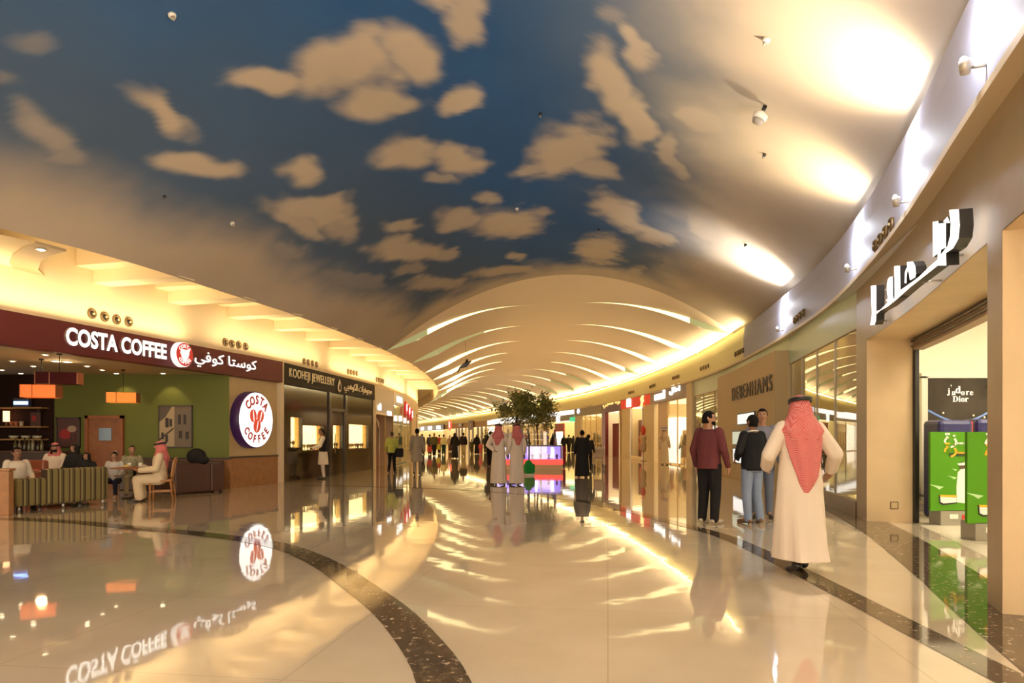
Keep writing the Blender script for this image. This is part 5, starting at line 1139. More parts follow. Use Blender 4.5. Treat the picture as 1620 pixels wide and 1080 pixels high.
    if robe:
        mb = MB(); ax = [P['ankle', 1], P['ankle', -1]]; cy = (ax[0].y+ax[1].y)/2; sp = abs(ax[0].y-ax[1].y)
        fo = lambda th, zz: 1+(.045*math.sin(6*th+.7)+.03*math.sin(11*th+2))*max(0, (1.15-zz-drop))/.9
        if not sit:
            hem = .055 if sp < .2 else .15
            rings(mb, [(0, cy, hem, .235*w, .19+sp*.5), (0, cy*.8, .25, .228*w, .18+sp*.4), (0, cy*.4, .60, .212*w, .165+sp*.15), (0, .005, .90, .195*w, .152), (0, 0, 1.12, .175*w, .136*w), (0, 0, 1.28, .183*w, .136*w), (0, .01, 1.36, .198*w, .132*w), (0, .01, 1.43, .188*w, .114*w), (0, .012, 1.482, .095, .08)], 44, fo)
        else:
            torso(mb, .03, .93)
            for sg in (1, -1): cap(mb, P['hip', sg], .13, P['knee', sg], .105); cap(mb, P['knee', sg], .105, P['ankle', sg]+V(0, 0, .05), .10)
            cap(mb, (P['hip', 1]+P['hip', -1])/2, .13, (P['knee', 1]+P['knee', -1])/2, .10); cap(mb, (P['knee', 1]+P['knee', -1])/2, .10, (P['ankle', 1]+P['ankle', -1])/2+V(0, 0, .05), .09)
        sleeves(mb, .024, .030); blob(mb, 'robe', robe, t, vox, 2)
    if headcloth:
        mb = MB(); mb.ell((0, 0, 0), (.096, .116, .116), 20, 14); mb.bm.verts.ensure_lookup_table()
        for v in mb.bm.verts: v.co = hp(v.co.x, v.co.y+.006, v.co.z+1.652)
        fo = lambda th, zz: 1+.05*math.sin(9*th)*max(0, (1.62-drop-zz))/.2
        c0 = hp(0, .02, 1.60)
        rr = [(c0.x, c0.y, 1.66-drop, .098, .115), (c0.x, c0.y+.005, 1.57-drop, .108, .122), (0, .03, 1.49-drop, .150, .135), (0, .04, 1.41-drop, .200, .150), (0, .05, 1.33-drop, .165, .135)]
        if tail: rr = [(q[0], q[1], q[2], q[3]*(1.0 if i == 0 else 1.10), q[4]*1.04) for i, q in enumerate(rr)]
        rings(mb, rr, 36, fo)
        if not tail: rings(mb, [(0, .075, 1.40-drop, .15, .09), (0, .10, 1.28-drop, .11, .07), (.01, .12, 1.14-drop, .05, .04)], 24)
        if tail: rings(mb, [(.0, .07, 1.43-drop, .16, .10), (.0, .085, 1.33-drop, .172, .105), (.0, .09, 1.28-drop, .168, .10), (-.01, .12, 1.12-drop, .14, .075), (-.02, .145, .96-drop, .10, .055), (.0, .15, .80-drop, .035, .03)], 30, lambda th, zz: 1+.10*math.sin(7*th))
        blob(mb, 'headcloth', headcloth, t, max(vox, .012), 2, hlocal(lambda c: (c.y < -.055 and abs(c.x) < .068 and 1.50 < c.z < 1.705)))
        mb = MB()
        for dz in (0, .018): mb.tube([hp(.101*math.cos(a), .010+.120*math.sin(a), 1.697+dz+.022*math.sin(a)) for a in np.linspace(0, 2*math.pi, 26, endpoint=False)], .0125, 7, closed=True)
        mb.build('head_cord', M_black, t)
    if hijab:
        mb = MB(); mb.ell((0, 0, 0), (.100, .120, .120), 20, 14); mb.bm.verts.ensure_lookup_table()
        for v in mb.bm.verts: v.co = hp(v.co.x, v.co.y+.008, v.co.z+1.648)
        c0 = hp(0, .01, 1.6); rings(mb, [(c0.x, c0.y, 1.62-drop, .095, .112), (0, .01, 1.52-drop, .115, .115), (0, .012, 1.44-drop, .185, .14), (0, .012, 1.34-drop, .195, .15)], 26)
        blob(mb, 'veil', hijab, t, max(vox, .013), 2, hlocal(lambda c: (c.y < -.06 and abs(c.x) < .055 and 1.57 < c.z < 1.70)))
    return t
def bag(name, label, loc, w, d, h, m, rz=0., cat='bag', strap=.25):
    t = thing(name, label, cat, loc, R_(rz)); mb = MB(); mb.box((-w/2, -d/2, 0), (w/2, d/2, h), bev=min(w, d, h)*.15); mb.build('shell', m, t)
    mb = MB(); mb.tube([(-w*.3, 0, h-.01), (-w*.25, 0, h+strap*.7), (0, 0, h+strap), (w*.25, 0, h+strap*.7), (w*.3, 0, h-.01)], .010, 6); mb.build('handle', m, t); return t
# --- the group of four at the right
G = fp(1122, 828)
person('man in maroon jumper and black trousers standing with his back turned, looking right', (G.x, G.y), 135, 1.77, top=cloth('maroon_jumper', (.12, .030, .033)), bottom=cloth('black_trousers', (.012, .010, .010)), shoe=M_shoeg, turn=-62, stout=1.10, beard=True, glasses=True, vox=.009,
       L=dict(el=(.26, .03, 1.15), wr=(.27, -.08, .90)), Rr=dict(el=(-.26, .02, 1.15), wr=(-.27, -.09, .90)))
G = fp(1190, 828)
person('man in black sleeveless waistcoat and blue jeans seen from behind', (G.x, G.y), 200, 1.71, top=cloth('black_tee', (.014, .013, .014)), sleeve='long', collar=M_white, vest=cloth('black_waistcoat', (.010, .010, .012)), bottom=cloth('blue_jeans', (.20, .25, .36)), shoe=M_shoeb, skin=SKIN2, stout=1.05, vox=.009,
       L=dict(el=(.27, .02, 1.17), wr=(.13, -.20, 1.06)), Rr=dict(el=(-.27, .0, 1.17), wr=(-.16, -.22, 1.08), ankle=(-.14, .03, .085), toe=(-.22, -.13, .035)))
G = fp(1206, 819)
person('man in grey blue shirt facing out, half hidden behind the waistcoat man', (G.x, G.y), -18, 1.84, top=cloth('grey_blue_shirt', (.20, .20, .25)), bottom=cloth('dark_blue_jeans', (.12, .14, .20)), shoe=M_shoe, skin=SKIN, vox=.010,
       Rr=dict(el=(-.33, -.04, 1.20), wr=(-.40, -.16, 1.00)))
G = fp(1265, 905)
person('man walking away in a pale robe with a long red and white headcloth', (G.x, G.y), 178, 1.77, robe=M_thobe, headcloth=M_check, tail=True, vox=.009, stout=1.12,
       L=dict(ankle=(.09, .16, .12), toe=(.10, .0, .045), knee=(.10, .0, .50), el=(.32, .06, 1.17), wr=(.27, -.16, 1.05)), Rr=dict(ankle=(-.10, -.16, .085), toe=(-.11, -.33, .035), knee=(-.10, -.08, .50), el=(-.33, .05, 1.18), wr=(-.38, -.17, 1.02)))
# --- the pair in white by the kiosk
G = fp(789, 767)
person('left one of two men in white robes and red headcloths before the kiosk', (G.x, G.y), 165, 1.76, robe=M_thobe, headcloth=M_check, vox=.012, L=dict(el=(.29, .08, 1.15), wr=(.12, .14, 1.02)), Rr=dict(el=(-.27, -.05, 1.17), wr=(-.18, -.24, 1.12)))
G = fp(817, 767)
person('right one of two men in white robes and red headcloths before the kiosk', (G.x, G.y), 205, 1.76, robe=M_thobe, headcloth=M_check, vox=.012)
# --- left side
G = fp(508, 757)
person('man in white tunic and dark waistcoat looking into the jewellery window', (G.x+.06, G.y), -75, 1.66, kameez=cloth('white_tunic', (.74, .64, .52)), vest=cloth('dark_waistcoat', (.02, .015, .013)), bottom=cloth('white_trousers', (.70, .60, .50)), skin=SKIN2, vox=.012, nod=.5, L=dict(el=(.24, -.10, 1.16), wr=(.16, -.32, 1.08)))
G = fp(620, 748)
person('woman in lime top and black jacket walking past the gold shop head', (G.x, G.y), 170, 1.60, top=cloth('lime_top', (.42, .44, .10)), bottom=cloth('black_trousers', (.012, .010, .010)), hair=mat('dark_brown_hair', (.05, .025, .015), .5), vox=.014, L=dict(ankle=(.09, .14, .11), toe=(.1, .0, .04)), Rr=dict(ankle=(-.09, -.1, .085), toe=(-.1, -.27, .035)))
bag('shoulder_bag', 'black shoulder bag beside the woman in the lime top', (G.x+.30, G.y-.05, .62), .30, .16, .34, M_abaya, 10, strap=.32)
G = fp(660, 751)
person('man in a grey tunic suit walking away beside the left shops', (G.x, G.y), 178, 1.70, kameez=cloth('grey_tunic', (.27, .23, .18)), bottom=cloth('grey_trousers', (.26, .22, .17)), vox=.013, L=dict(ankle=(.08, .15, .11), toe=(.09, .0, .04)), Rr=dict(ankle=(-.08, -.1, .085), toe=(-.09, -.27, .035)), skin=SKIN2)
# --- around the kiosk
G = fp(876, 738)
person('woman in black robe bending beside the right end of the kiosk', (G.x, G.y), 120, 1.60, robe=M_abaya, hijab=M_abaya, vox=.015, nod=.3)
bag('shopping_bag', 'maroon shopping bag held by the woman in black at the kiosk', (G.x+.22, G.y-.42, .12), .62, .16, .85, cloth('maroon_bag', (.25, .02, .04)), 15, strap=.16)
G = fp(921, 755)
person('person in a long black coat walking away right of the kiosk', (G.x, G.y), 178, 1.62, robe=M_abaya, hair=HAIR, vox=.013, stout=1.15)
G = fp(931, 745)
person('companion in dark clothes just right of the person in the black coat', (G.x, G.y), 170, 1.50, top=cloth('dark_jacket', (.03, .025, .022)), bottom=cloth('black_trousers', (.012, .010, .010)), vox=.016)
G = fp(1051, 735)
person('man in a cream robe in front of the grey shop', (G.x, G.y), 150, 1.76, robe=mat('cream_robe_cloth', (.66, .54, .36), .85), headcloth=mat('cream_headcloth', (.55, .40, .26), .85), vox=.016)
# --- the crowd down the mall
CR = [
 (668, 719, 1.70, 160, 'dark', 'person in dark clothes just behind the man in the grey tunic'),
 (680, 718.5, 1.68, 180, 'charcoal', 'person in charcoal jacket at the left of the distant crowd'),
 (687, 721, 1.72, 20, 'olive_top', 'person in olive and black carrying a red bag in the crowd'),
 (695, 717, 1.66, 190, 'red_top', 'person in a red top in the left of the distant crowd'),
 (702, 719, 1.66, 170, 'pale_yellow_top', 'person in pale yellow top and dark green skirt in the crowd'),
 (711.5, 714, 1.60, 0, 'beige_top', 'person in beige with a brown bag in the distant crowd'),
 (719.5, 725, 1.70, 180, 'abaya', 'woman in a long black robe in the middle of the distant crowd'),
 (733, 722, 1.75, 178, 'khaki', 'man in black jacket and khaki trousers in the distant crowd'),
 (746, 718, 1.25, 200, 'olive_child', 'child in olive clothes right of the man in khaki trousers'),
 (754.5, 718, 1.66, 0, 'abaya', 'woman in black robe right of the child in olive'),
 (760, 719, 1.02, 10, 'pink_child', 'small child in a pink dress in the distant crowd'),
 (768, 716, 1.62, 180, 'charcoal', 'person in dark jacket just left of the standing robed men'),
 (776, 737, 1.68, 175, 'dark', 'person in dark clothes with a red stripe beside the left robed man'),
 (832, 731, 1.62, 0, 'charcoal', 'vendor in dark clothes behind the kiosk'),
 (892, 716, 1.62, 185, 'abaya', 'woman in black robe at the far right of the trees'),
 (900, 716, 1.66, 170, 'dark', 'person in dark clothes between two others by the grey shop head'),
 (907, 715, 1.60, 180, 'abaya', 'woman in black robe nearest the olive grey shop')]
COLS = dict(dark=((.02, .018, .018), (.015, .012, .012)), charcoal=((.05, .045, .045), (.03, .025, .025)), olive_top=((.10, .09, .03), (.015, .012, .012)), red_top=((.45, .05, .04), (.05, .04, .04)), pale_yellow_top=((.60, .55, .28), (.02, .05, .03)), beige_top=((.50, .38, .26), (.3, .2, .12)), khaki=((.015, .013, .015), (.42, .36, .22)), olive_child=((.14, .12, .05), (.10, .08, .04)), pink_child=((.60, .10, .12), (.55, .12, .14)))
for px, py, hh, rz, kind, lab in CR:
    G = fp(px, py); walk = dict(L=dict(knee=(.075, .0, .5), ankle=(.07, .13, .11), toe=(.08, -.02, .04)), Rr=dict(knee=(-.075, -.02, .5), ankle=(-.07, -.09, .085), toe=(-.08, -.26, .035)))
    if kind == 'abaya': person(lab, (G.x, G.y), rz, hh, robe=M_abaya, hijab=M_abaya, vox=.022, face=False, group='distant shoppers')
    else:
        a, b = COLS[kind]; person(lab, (G.x, G.y), rz, hh, stout=1.2, top=cloth(kind+'_cloth', a), bottom=cloth(kind+'_legs', b), vox=.022, face=False, group='distant shoppers', **walk)
G = fp(686, 721); bag('shopping_bag', 'red shopping bag carried in the distant crowd', (G.x-.30, G.y-.05, .30), .35, .15, .42, cloth('red_bag', (.45, .06, .05)), 0, strap=.12)
G = fp(695, 717); bag('shopping_bag', 'yellow shopping bag beside the person in red', (G.x-.05, G.y-.35, .35), .36, .15, .5, cloth('yellow_bag', (.55, .48, .08)), 0, strap=.12)
G = fp(713, 714); bag('shopping_bag', 'brown bag beside the person in beige', (G.x+.1, G.y-.35, .1), .5, .18, .5, cloth('brown_bag', (.12, .05, .03)), 0, strap=.14)
# --- seated in the cafe
G = (X_(27, 13.3), 13.3)
person('man in white shirt slouched on the striped sofa at the left edge', G, 60, 1.66, sit=True, top=cloth('white_shirt', (.66, .58, .46)), bottom=cloth('black_trousers', (.012, .010, .010)), skin=SKIN2, vox=.013, z=-.08)
person('seated man in white robe and red headcloth facing out of the cafe', (X_(87, 16.0), 16.0), 10, 1.72, sit=True, robe=M_thobe, headcloth=M_check, vox=.014, beard=True, z=-.06)
person('seated woman in black robe beside the man in the red headcloth', (X_(118, 15.9), 15.9), -10, 1.66, sit=True, robe=M_abaya, hijab=M_abaya, vox=.015, z=-.04)
person('small seated figure in black veil behind the striped sofa', (X_(137, 15.2), 15.2), 10, 1.36, sit=True, robe=M_abaya, hijab=M_abaya, vox=.015)
person('boy with dark hair seated at the cafe table by the striped sofa', (X_(181, 15.6), 15.6), 15, 1.36, sit=True, top=cloth('grey_white_tee', (.55, .52, .48)), bottom=cloth('dark_navy_trousers', (.02, .02, .04)), shoe=M_shoeg, vox=.013)
person('man in patterned khaki shirt leaning over the cafe table', (X_(209, 16.6), 16.6), 30, 1.62, sit=True, top=mat('camo_shirt', (.30, .27, .16), .85, noise=.5, nscale=30), bottom=cloth('khaki_legs', (.42, .36, .22)), hair=mat('thin_dark_hair', (.05, .03, .02), .6), vox=.014, nod=.6, z=-.05)
person('man in cream robe and red headcloth seated on the wooden chair', (X_(253, 14.75), 14.75), -72, 1.72, sit=True, robe=mat('cream_robe_cloth', (.66, .54, .36), .85), headcloth=M_check, vox=.012, z=-.02, skin=SKIN, L=dict(wr=(.15, -.36, .70)), Rr=dict(wr=(-.15, -.36, .70)))
# ================================================================== FURNITURE AND SMALL THINGS
def stripes():
    m = bpy.data.materials.new('striped_upholstery'); m.use_nodes = True; nt = m.node_tree; b = nt.nodes['Principled BSDF']; tc = nt.nodes.new('ShaderNodeTexCoord'); sx = nt.nodes.new('ShaderNodeSeparateXYZ'); mm = nt.nodes.new('ShaderNodeMath'); mm.operation = 'MULTIPLY'; mm.inputs[1].default_value = 4.6
    fr = nt.nodes.new('ShaderNodeMath'); fr.operation = 'FRACT'; rp = nt.nodes.new('ShaderNodeValToRGB'); rp.color_ramp.interpolation = 'CONSTANT'; e = rp.color_ramp.elements
    e[0].position = 0; e[0].color = (.20, .16, .055, 1); e[1].position = .42; e[1].color = (.055, .028, .016, 1)
    for p, c in ((.55, (.24, .20, .08, 1)), (.72, (.10, .085, .03, 1)), (.88, (.04, .02, .012, 1))): q = e.new(p); q.color = c
    nt.links.new(tc.outputs['Object'], sx.inputs[0]); nt.links.new(sx.outputs[0], mm.inputs[0]); nt.links.new(mm.outputs[0], fr.inputs[0]); nt.links.new(fr.outputs[0], rp.inputs[0]); nt.links.new(rp.outputs[0], b.inputs['Base Color']); b.inputs['Roughness'].default_value = .9
    return m
M_stripe = stripes()
a, b = fp(27, 811), fp(172, 797)
x = (b-a).normalized(); ang = math.atan2(x.y, x.x); Ls = (b-a).length
t = thing('striped_sofa', 'olive and brown striped sofa with its back to the walkway', 'sofa', (a.x, a.y, 0), ang)
mb = MB(); mb.box((Ls*.30, 0, .10), (Ls, .20, .77), bev=.04); mb.build('backrest', M_stripe, t)
mb = MB(); mb.box((0, 0, .10), (Ls*.30, .22, .61), bev=.04); mb.build('armrest', M_stripe, t)
mb = MB(); mb.box((.02, .20, .10), (Ls-.02, .85, .40), bev=.04); mb.build('seat', M_stripe, t)
for xx in (.08, Ls*.5, Ls-.08):
    for yy in (.08, .75):
        mb = MB(); mb.lathe([(.025, 0), (.03, .11)], 10, c=(xx, yy, 0)); mb.build('leg', M_steel, t)
a = fp(14, 815); t = thing('low_partition', 'low tan wooden partition at the left edge of the cafe', 'partition', (a.x, a.y, 0), R_(6))
mb = MB(); mb.box((-1.6, 0, 0), (0, .14, .78), bev=.01); mb.build('board', M_wood, t); mb = MB(); mb.box((-1.62, -.02, .78), (.02, .16, .82)); mb.build('top_rail', M_wood, t)
# brown booth bench
a, b = fp(277, 783), fp(355, 778); x = (b-a).normalized(); ang = math.atan2(x.y, x.x); Ls = (b-a).length
t = thing('booth_bench', 'dark brown leather booth bench below the round sign', 'bench', (a.x, a.y, 0), ang)
M_leather = mat('brown_leather', (.075, .032, .020), .35)
mb = MB(); mb.box((0, 0, .05), (Ls*.72, .16, .75), bev=.03); mb.build('backrest', M_leather, t)
mb = MB(); mb.box((Ls*.72, 0, .05), (Ls, .75, .72), bev=.03); mb.build('armrest', M_leather, t)
mb = MB(); mb.box((0, .16, .05), (Ls*.72, .75, .45), bev=.03); mb.build('seat', M_leather, t)
for xx in (.06, Ls-.06): mb = MB(); mb.box((xx-.03, .05, 0), (xx+.03, .11, .05)); mb.build('foot', M_black, t)
t = thing('wall_bench', 'long brown upholstered bench along the green wall', 'bench', (-10.2, GY-.12, 0))
mb = MB(); mb.box((0, -.55, 0), (2.5, -.02, .44), bev=.03); mb.build('seat', M_leather, t); mb = MB(); mb.box((0, -.12, .44), (2.5, -.0, .76), bev=.03); mb.build('backrest', M_leather, t)
c = V(X_(324, 17.2), 17.2, .745)
mb = MB(); mb.ell((0, 0, .09), (.24, .16, .20), 18, 12); mb.ell((.14, .02, .0), (.16, .13, .12), 14, 9); o = blob(mb, 'soft_bag', M_abaya, None, .02, 2); tag(o, 'soft black bag lying on top of the brown booth bench', 'bag'); o.location = (c.x, c.y-.45, .815)
# wooden chair
def cafe_chair(x, y, rz, label):
    t = thing('wooden_chair', label, 'chair', (x, y, 0), R_(rz)); m = mat('chair_wood', (.40, .17, .05), .4, noise=.12, nscale=8)
    mb = MB(); mb.box((-.21, -.22, .42), (.21, .22, .46), bev=.012); mb.build('seat', m, t)
    for sx in (-1, 1):
        mb = MB(); mb.tube([(.18*sx, -.19, .43), (.19*sx, -.20, 0)], [.022, .016], 8); mb.build('leg', m, t)
        mb = MB(); mb.tube([(.18*sx, .19, .46), (.18*sx, .20, .43), (.19*sx, .25, 0)], [.022, .022, .016], 8); mb.build('leg', m, t)
        mb = MB(); mb.box((.185*sx-.012, -.19, .20), (.185*sx+.012, .21, .225)); mb.build('stretcher', m, t)
    # backrest: curved board with an oval hole
    mb = MB(); n = 28; z0, z1, hw = .47, .94, .21; cz = .80
    def bp(x, z, y): return (x, .20+(z-.46)*.16+y-.05*(1-(x/hw)**2)*-.4, z)
    outer = []; inner = []
    for i in range(n):
        a = 2*math.pi*i/n; ca, sa = math.cos(a), math.sin(a); k = 1/max(abs(ca)**4+abs(sa)**4, 1e-6)**.25
        outer.append((hw*ca*k, (z0+z1)/2+(z1-z0)/2*sa*k)); inner.append((.075*ca, cz+.055*sa))
    for ya, yb, A, B in ((-.012, -.012, outer, inner), (.012, .012, inner, outer), (-.012, .012, outer, outer), (.012, -.012, inner, inner)):
        va = [mb.bm.verts.new(bp(*A[i], ya)) for i in range(n)]; vb = [mb.bm.verts.new(bp(*B[i], yb)) for i in range(n)]
        for i in range(n): mb.bm.faces.new((va[i], va[(i+1) % n], vb[(i+1) % n], vb[i]))
    bmesh.ops.remove_doubles(mb.bm, verts=mb.bm.verts, dist=.0005); mb.build('backrest', m, t); return t
cafe_chair(X_(253, 14.75)+.03, 14.76, -72, 'wooden chair with an oval hole in its back, facing the cafe table')
# cafe tables
def cafe_table(x, y, label, r=.36, hgt=.70):
    t = thing('cafe_table', label, 'table', (x, y, 0)); mb = MB(); mb.box((-r, -r, hgt-.03), (r, r, hgt), bev=.01); mb.build('table_top', M_woodr, t)
    mb = MB(); mb.lathe([(.035, .03), (.035, hgt-.03)], 14); mb.build('pedestal', M_black, t); mb = MB(); mb.lathe([(.26, 0), (.25, .02), (.05, .04)], 24); mb.build('base', M_black, t); return t
TX, TY = X_(215, 15.4), 15.35
cafe_table(TX, TY, 'square cafe table between the boy and the man on the wooden chair')
TX2, TY2 = X_(52, 14.1), 14.1
cafe_table(TX2, TY2, 'square cafe table behind the striped sofa', .34, .66)
def plate(x, y, z, label, m):
    t = thing('plate', label, 'plate', (x, y, z)); mb = MB(); mb.lathe([(.06, 0), (.11, .012), (.12, .018), (.10, .014)], 22); mb.build('dish', M_white, t)
    mb = MB(); mb.ell((0, 0, .03), (.07, .055, .03), 12, 8); mb.build('food', m, t)
plate(TX-.15, TY-.05, .70, 'plate of yellow food on the table by the boy', mat('food_yellow', (.70, .50, .12), .6)); plate(TX+.16, TY+.08, .70, 'plate of pale food on the table nearer the wooden chair', mat('food_pale', (.62, .5, .35), .6))
plate(TX2+.1, TY2-.05, .66, 'plate of reddish food on the table behind the striped sofa', mat('food_red', (.45, .08, .03), .6))
for i, (dx, dy) in enumerate(((.02, .2), (-.22, .18))):
    mb = MB(); cup(mb, 0, 0, 0, .042, .09); o = tag(mb.build('cup', M_white), ['white cup at the back of the table by the boy', 'white cup at the boy\'s corner of the cafe table'][i], 'cup'); o.location = (TX+dx, TY+dy, .70)
mb = MB(); mb.lathe([(.03, 0), (.035, .1), (.02, .14), (.02, .17)], 12); o = tag(mb.build('sauce_bottle', mat('sauce_red', (.4, .02, .02), .3)), 'small red sauce bottle on the table behind the striped sofa', 'bottle'); o.location = (TX2-.2, TY2, .66)
for i, (x, y, rz) in enumerate(((X_(75, 15.0), 15.05, 160), )):
    t = thing('armchair', 'orange brown leather armchair with patterned top behind the striped sofa', 'armchair', (x, y, 0), R_(rz)); m = mat('rust_leather', (.24, .06, .022), .4)
    mb = MB(); mb.box((-.33, -.32, .12), (.33, .30, .42), bev=.04); mb.build('seat', m, t); mb = MB(); mb.box((-.33, .22, .3), (.33, .36, .88), bev=.05); mb.build('backrest', m, t)
    for sx in (-1, 1):
        mb = MB(); mb.box((.33*sx-.07, -.32, .12), (.33*sx+.07, .34, .60), bev=.04); mb.build('armrest', m, t)
        for sy in (-.26, .28): mb = MB(); mb.lathe([(.02, 0), (.028, .13)], 8, c=(.28*sx, sy, 0)); mb.build('leg', M_espresso, t)
# ---------------------------------------------------------------- kiosk
KD = 29.2; kx0, kx1 = X_(782, KD), X_(890, KD)
t = thing('display_kiosk', 'glass display kiosk with violet lit shelves and a red glowing base', 'kiosk', ((kx0+kx1)/2, KD, 0)); w = kx1-kx0
mb = MB(); mb.box((-w/2, 0, 0), (w/2, 1.6, .22), bev=.01); mb.build('plinth', mat('kiosk_cream', (.72, .55, .30), .4), t)
mb = MB(); mb.box((-w/2-.02, -.02, .22), (w/2+.02, 1.62, .44)); mb.build('red_glow_band', emis('red_band_glow', (1.0, .10, .07), .55), t)
mb = MB(); mb.box((-w/2+.05, .5, .44), (w/2-.05, .55, 1.0)); mb.build('lit_back', emis('violet_back_glow', (.36, .26, 1.0), .8), t)
mb = MB(); mb.box((-w/2, 0, .46), (w/2, .02, 1.0)); mb.build('front_glass', M_glass, t)
mb = MB(); mb.box((-w/2-.02, -.02, 1.0), (w/2+.02, 1.62, 1.05), bev=.008); mb.build('counter_top', mat('kiosk_top', (.12, .10, .12), .2), t)
for xx in (-w/2, -w*.18, w*.18, w/2-.04): mb = MB(); mb.box((xx, -.03, .44), (xx+.04, .01, 1.02)); mb.build('corner_post', M_steel, t)
for k, xx in enumerate((-w*.35, .12*w, .36*w)): mb = MB(); mb.box((xx-.06, .44, .5), (xx+.06, .49, .95)); mb.build('light_tube', emis('white_violet_tube', (.86, .82, 1.0), 1.2), t)
for xx in (-w*.42, w*.0, w*.42):
    mb = MB(); mb.box((xx-.02, .78, 1.05), (xx+.02, .82, 1.55)); mb.build('shelf_post', M_steel, t)
for z in (1.28, 1.52): mb = MB(); mb.box((-w*.44, .6, z), (w*.44, 1.0, z+.015)); mb.build('glass_shelf', M_glass, t)
rr = random.Random(12)
KC = [((.30, .03, .03), 'red'), ((.05, .05, .30), 'blue'), ((.5, .42, .3), 'cream'), ((.05, .04, .04), 'black'), ((.35, .22, .08), 'amber'), ((.4, .36, .36), 'silver')]
def flask(label, x, y, z, m, h, grp):
    t_ = thing('perfume_bottle', label, 'bottle', (x, y, z), group=grp); mb = MB(); mb.box((-.045, -.03, 0), (.045, .03, h), bev=.01); mb.build('flask', m, t_); mb = MB(); mb.lathe([(.018, h), (.018, h+.05)], 10); mb.build('cap', M_gold, t_)
WORDS = ['left end', 'second spot', 'third spot', 'left middle', 'centre', 'right middle', 'third spot from the right', 'second spot from the right', 'right end']
for lev, (z, nmz) in enumerate(((1.05, 'of the kiosk counter'), (1.296, 'on the lower kiosk shelf'), (1.536, 'on the upper kiosk shelf'))):
    for i in range(9):
        c, n_ = KC[(i*2+lev*3+i//3) % 6]; x = (kx0+kx1)/2-w*.40+w*.80*i/8
        flask('%s bottle at the %s %s' % (n_, WORDS[i], nmz), x, KD+.68, z+.002, mat('flask_'+n_, c, .2), .14+.08*rr.random(), 'bottles on the kiosk')
for i in range(8):
    x = (kx0+kx1)/2-w*.42+w*.84*i/7; mb = MB(); mb.lathe([(.05, 0), (.06, .02), (.02, .06), (.06, .12), (.03, .20)], 12); o = tag(mb.build('ornament', mat('ornament_dark', (.05, .03, .12), .2, metal=.4)), 'dark glass ornament at the %s inside the violet lit case' % ['left end', 'second spot', 'third spot', 'left middle', 'right middle', 'third spot from the right', 'second spot from the right', 'right end'][i], 'ornament', 'ornaments in the violet case'); o.location = (x, KD+.22, .462)
mb = MB(); G = fp(837, 747); mb.tube([(0, 0, 0), (0, 0, 1.55)], .03, 10)
o = mb.build('pole', M_black); t = thing('rope_post', 'slim dark pole standing at the front left of the kiosk', 'pole', (G.x, G.y, 0)); o.parent = t; mb = MB(); mb.lathe([(.16, 0), (.15, .02), (.03, .03)], 18); mb.build('base', M_black, t)
G = fp(833, 752); t = thing('green_bag', 'bright green bag standing beside the right robed man', 'bag', (G.x+.1, G.y, 0), R_(15))
mb = MB(); mb.box((-.20, -.12, .06), (.20, .12, .44), bev=.08); mb.ell((-.03, 0, .42), (.14, .10, .14)); mb.build('shell', cloth('bright_green_cloth', (.02, .28, .05)), t); mb = MB(); mb.box((-.16, -.13, 0), (.16, .10, .07), bev=.02); mb.build('white_base', M_white, t)
# ---------------------------------------------------------------- two indoor trees
M_leaf = mat('tree_leaf', (.27, .28, .085), .6, noise=.3, nscale=3); M_bark = mat('tree_bark', (.10, .065, .04), .8)
def tree(px, D, ztop, zbot, rad, label, seed):
    rr = random.Random(seed); x = X_(px, D); t = thing('indoor_tree', label, 'tree', (x, D, 0))
    mb = MB(); mb.lathe([(.34, 0), (.42, .5), (.44, .55), (.38, .55), (.36, .48)], 24); mb.build('planter', mat('planter_brown', (.14, .08, .05), .5), t)
    mb = MB(); cz = (ztop+zbot)/2; mb.tube([(0, 0, .45), (.03, .02, 1.2), (-.02, 0, zbot+.1), (.02, 0, cz)], [.05, .045, .038, .02], 8)
    tips = []
    for i in range(26):
        a = rr.uniform(0, 2*math.pi); q = rr.uniform(.45, 1)*rad; z = rr.uniform(zbot, ztop); k = 1-((z-cz)/(ztop-zbot)*1.7)**2; q *= max(.25, math.sqrt(max(k, .06)))
        tip = V(q*math.cos(a), q*math.sin(a), z); s0 = V(0, 0, rr.uniform(zbot-.15, cz)); mid = (s0+tip)/2+V(0, 0, .10); mb.tube([s0, mid, tip], [.016, .010, .004], 5); tips += [tip, mid+(tip-mid)*.5]
    mb.build('trunk', M_bark, t)
    mb = MB()
    for tip in tips:
        for j in range(60):
            c = tip+V(rr.gauss(0, .16), rr.gauss(0, .16), rr.gauss(0, .12)); d = V(rr.uniform(-1, 1), rr.uniform(-1, 1), rr.uniform(-.8, .5)).normalized(); s = rr.uniform(.07, .11); n = d.cross(V(rr.random(), rr.random(), 1)).normalized()
            mb.poly([c-d*s, c+n*s*.32, c+d*s, c-n*s*.32])
    mb.build('foliage', M_leaf, t, recalc=False); return t
tree(817, 31.6, 3.45, 1.85, 1.0, 'leafy indoor tree left of the pair behind the kiosk', 1); tree(850, 31.8, 3.40, 1.80, .95, 'leafy indoor tree right of the pair behind the kiosk', 2)
G = fp(778, 729); t = thing('potted_shrub', 'small dark green potted shrub left of the robed men', 'plant', (X_(777, 36), 36, 0)); mb = MB(); mb.lathe([(.22, 0), (.28, .9), (.24, .9)], 18); mb.build('planter', M_black, t)
mb = MB(); rr = random.Random(5)
for j in range(700):
    c = V(rr.gauss(0, .22), rr.gauss(0, .22), 1.35+rr.gauss(0, .20)); d = V(rr.uniform(-1, 1), rr.uniform(-1, 1), rr.uniform(-1, 1)).normalized(); n = d.cross(V(.3, .2, 1)).normalized(); s = .07; mb.poly([c-d*s, c+n*s*.4, c+d*s, c-n*s*.4])
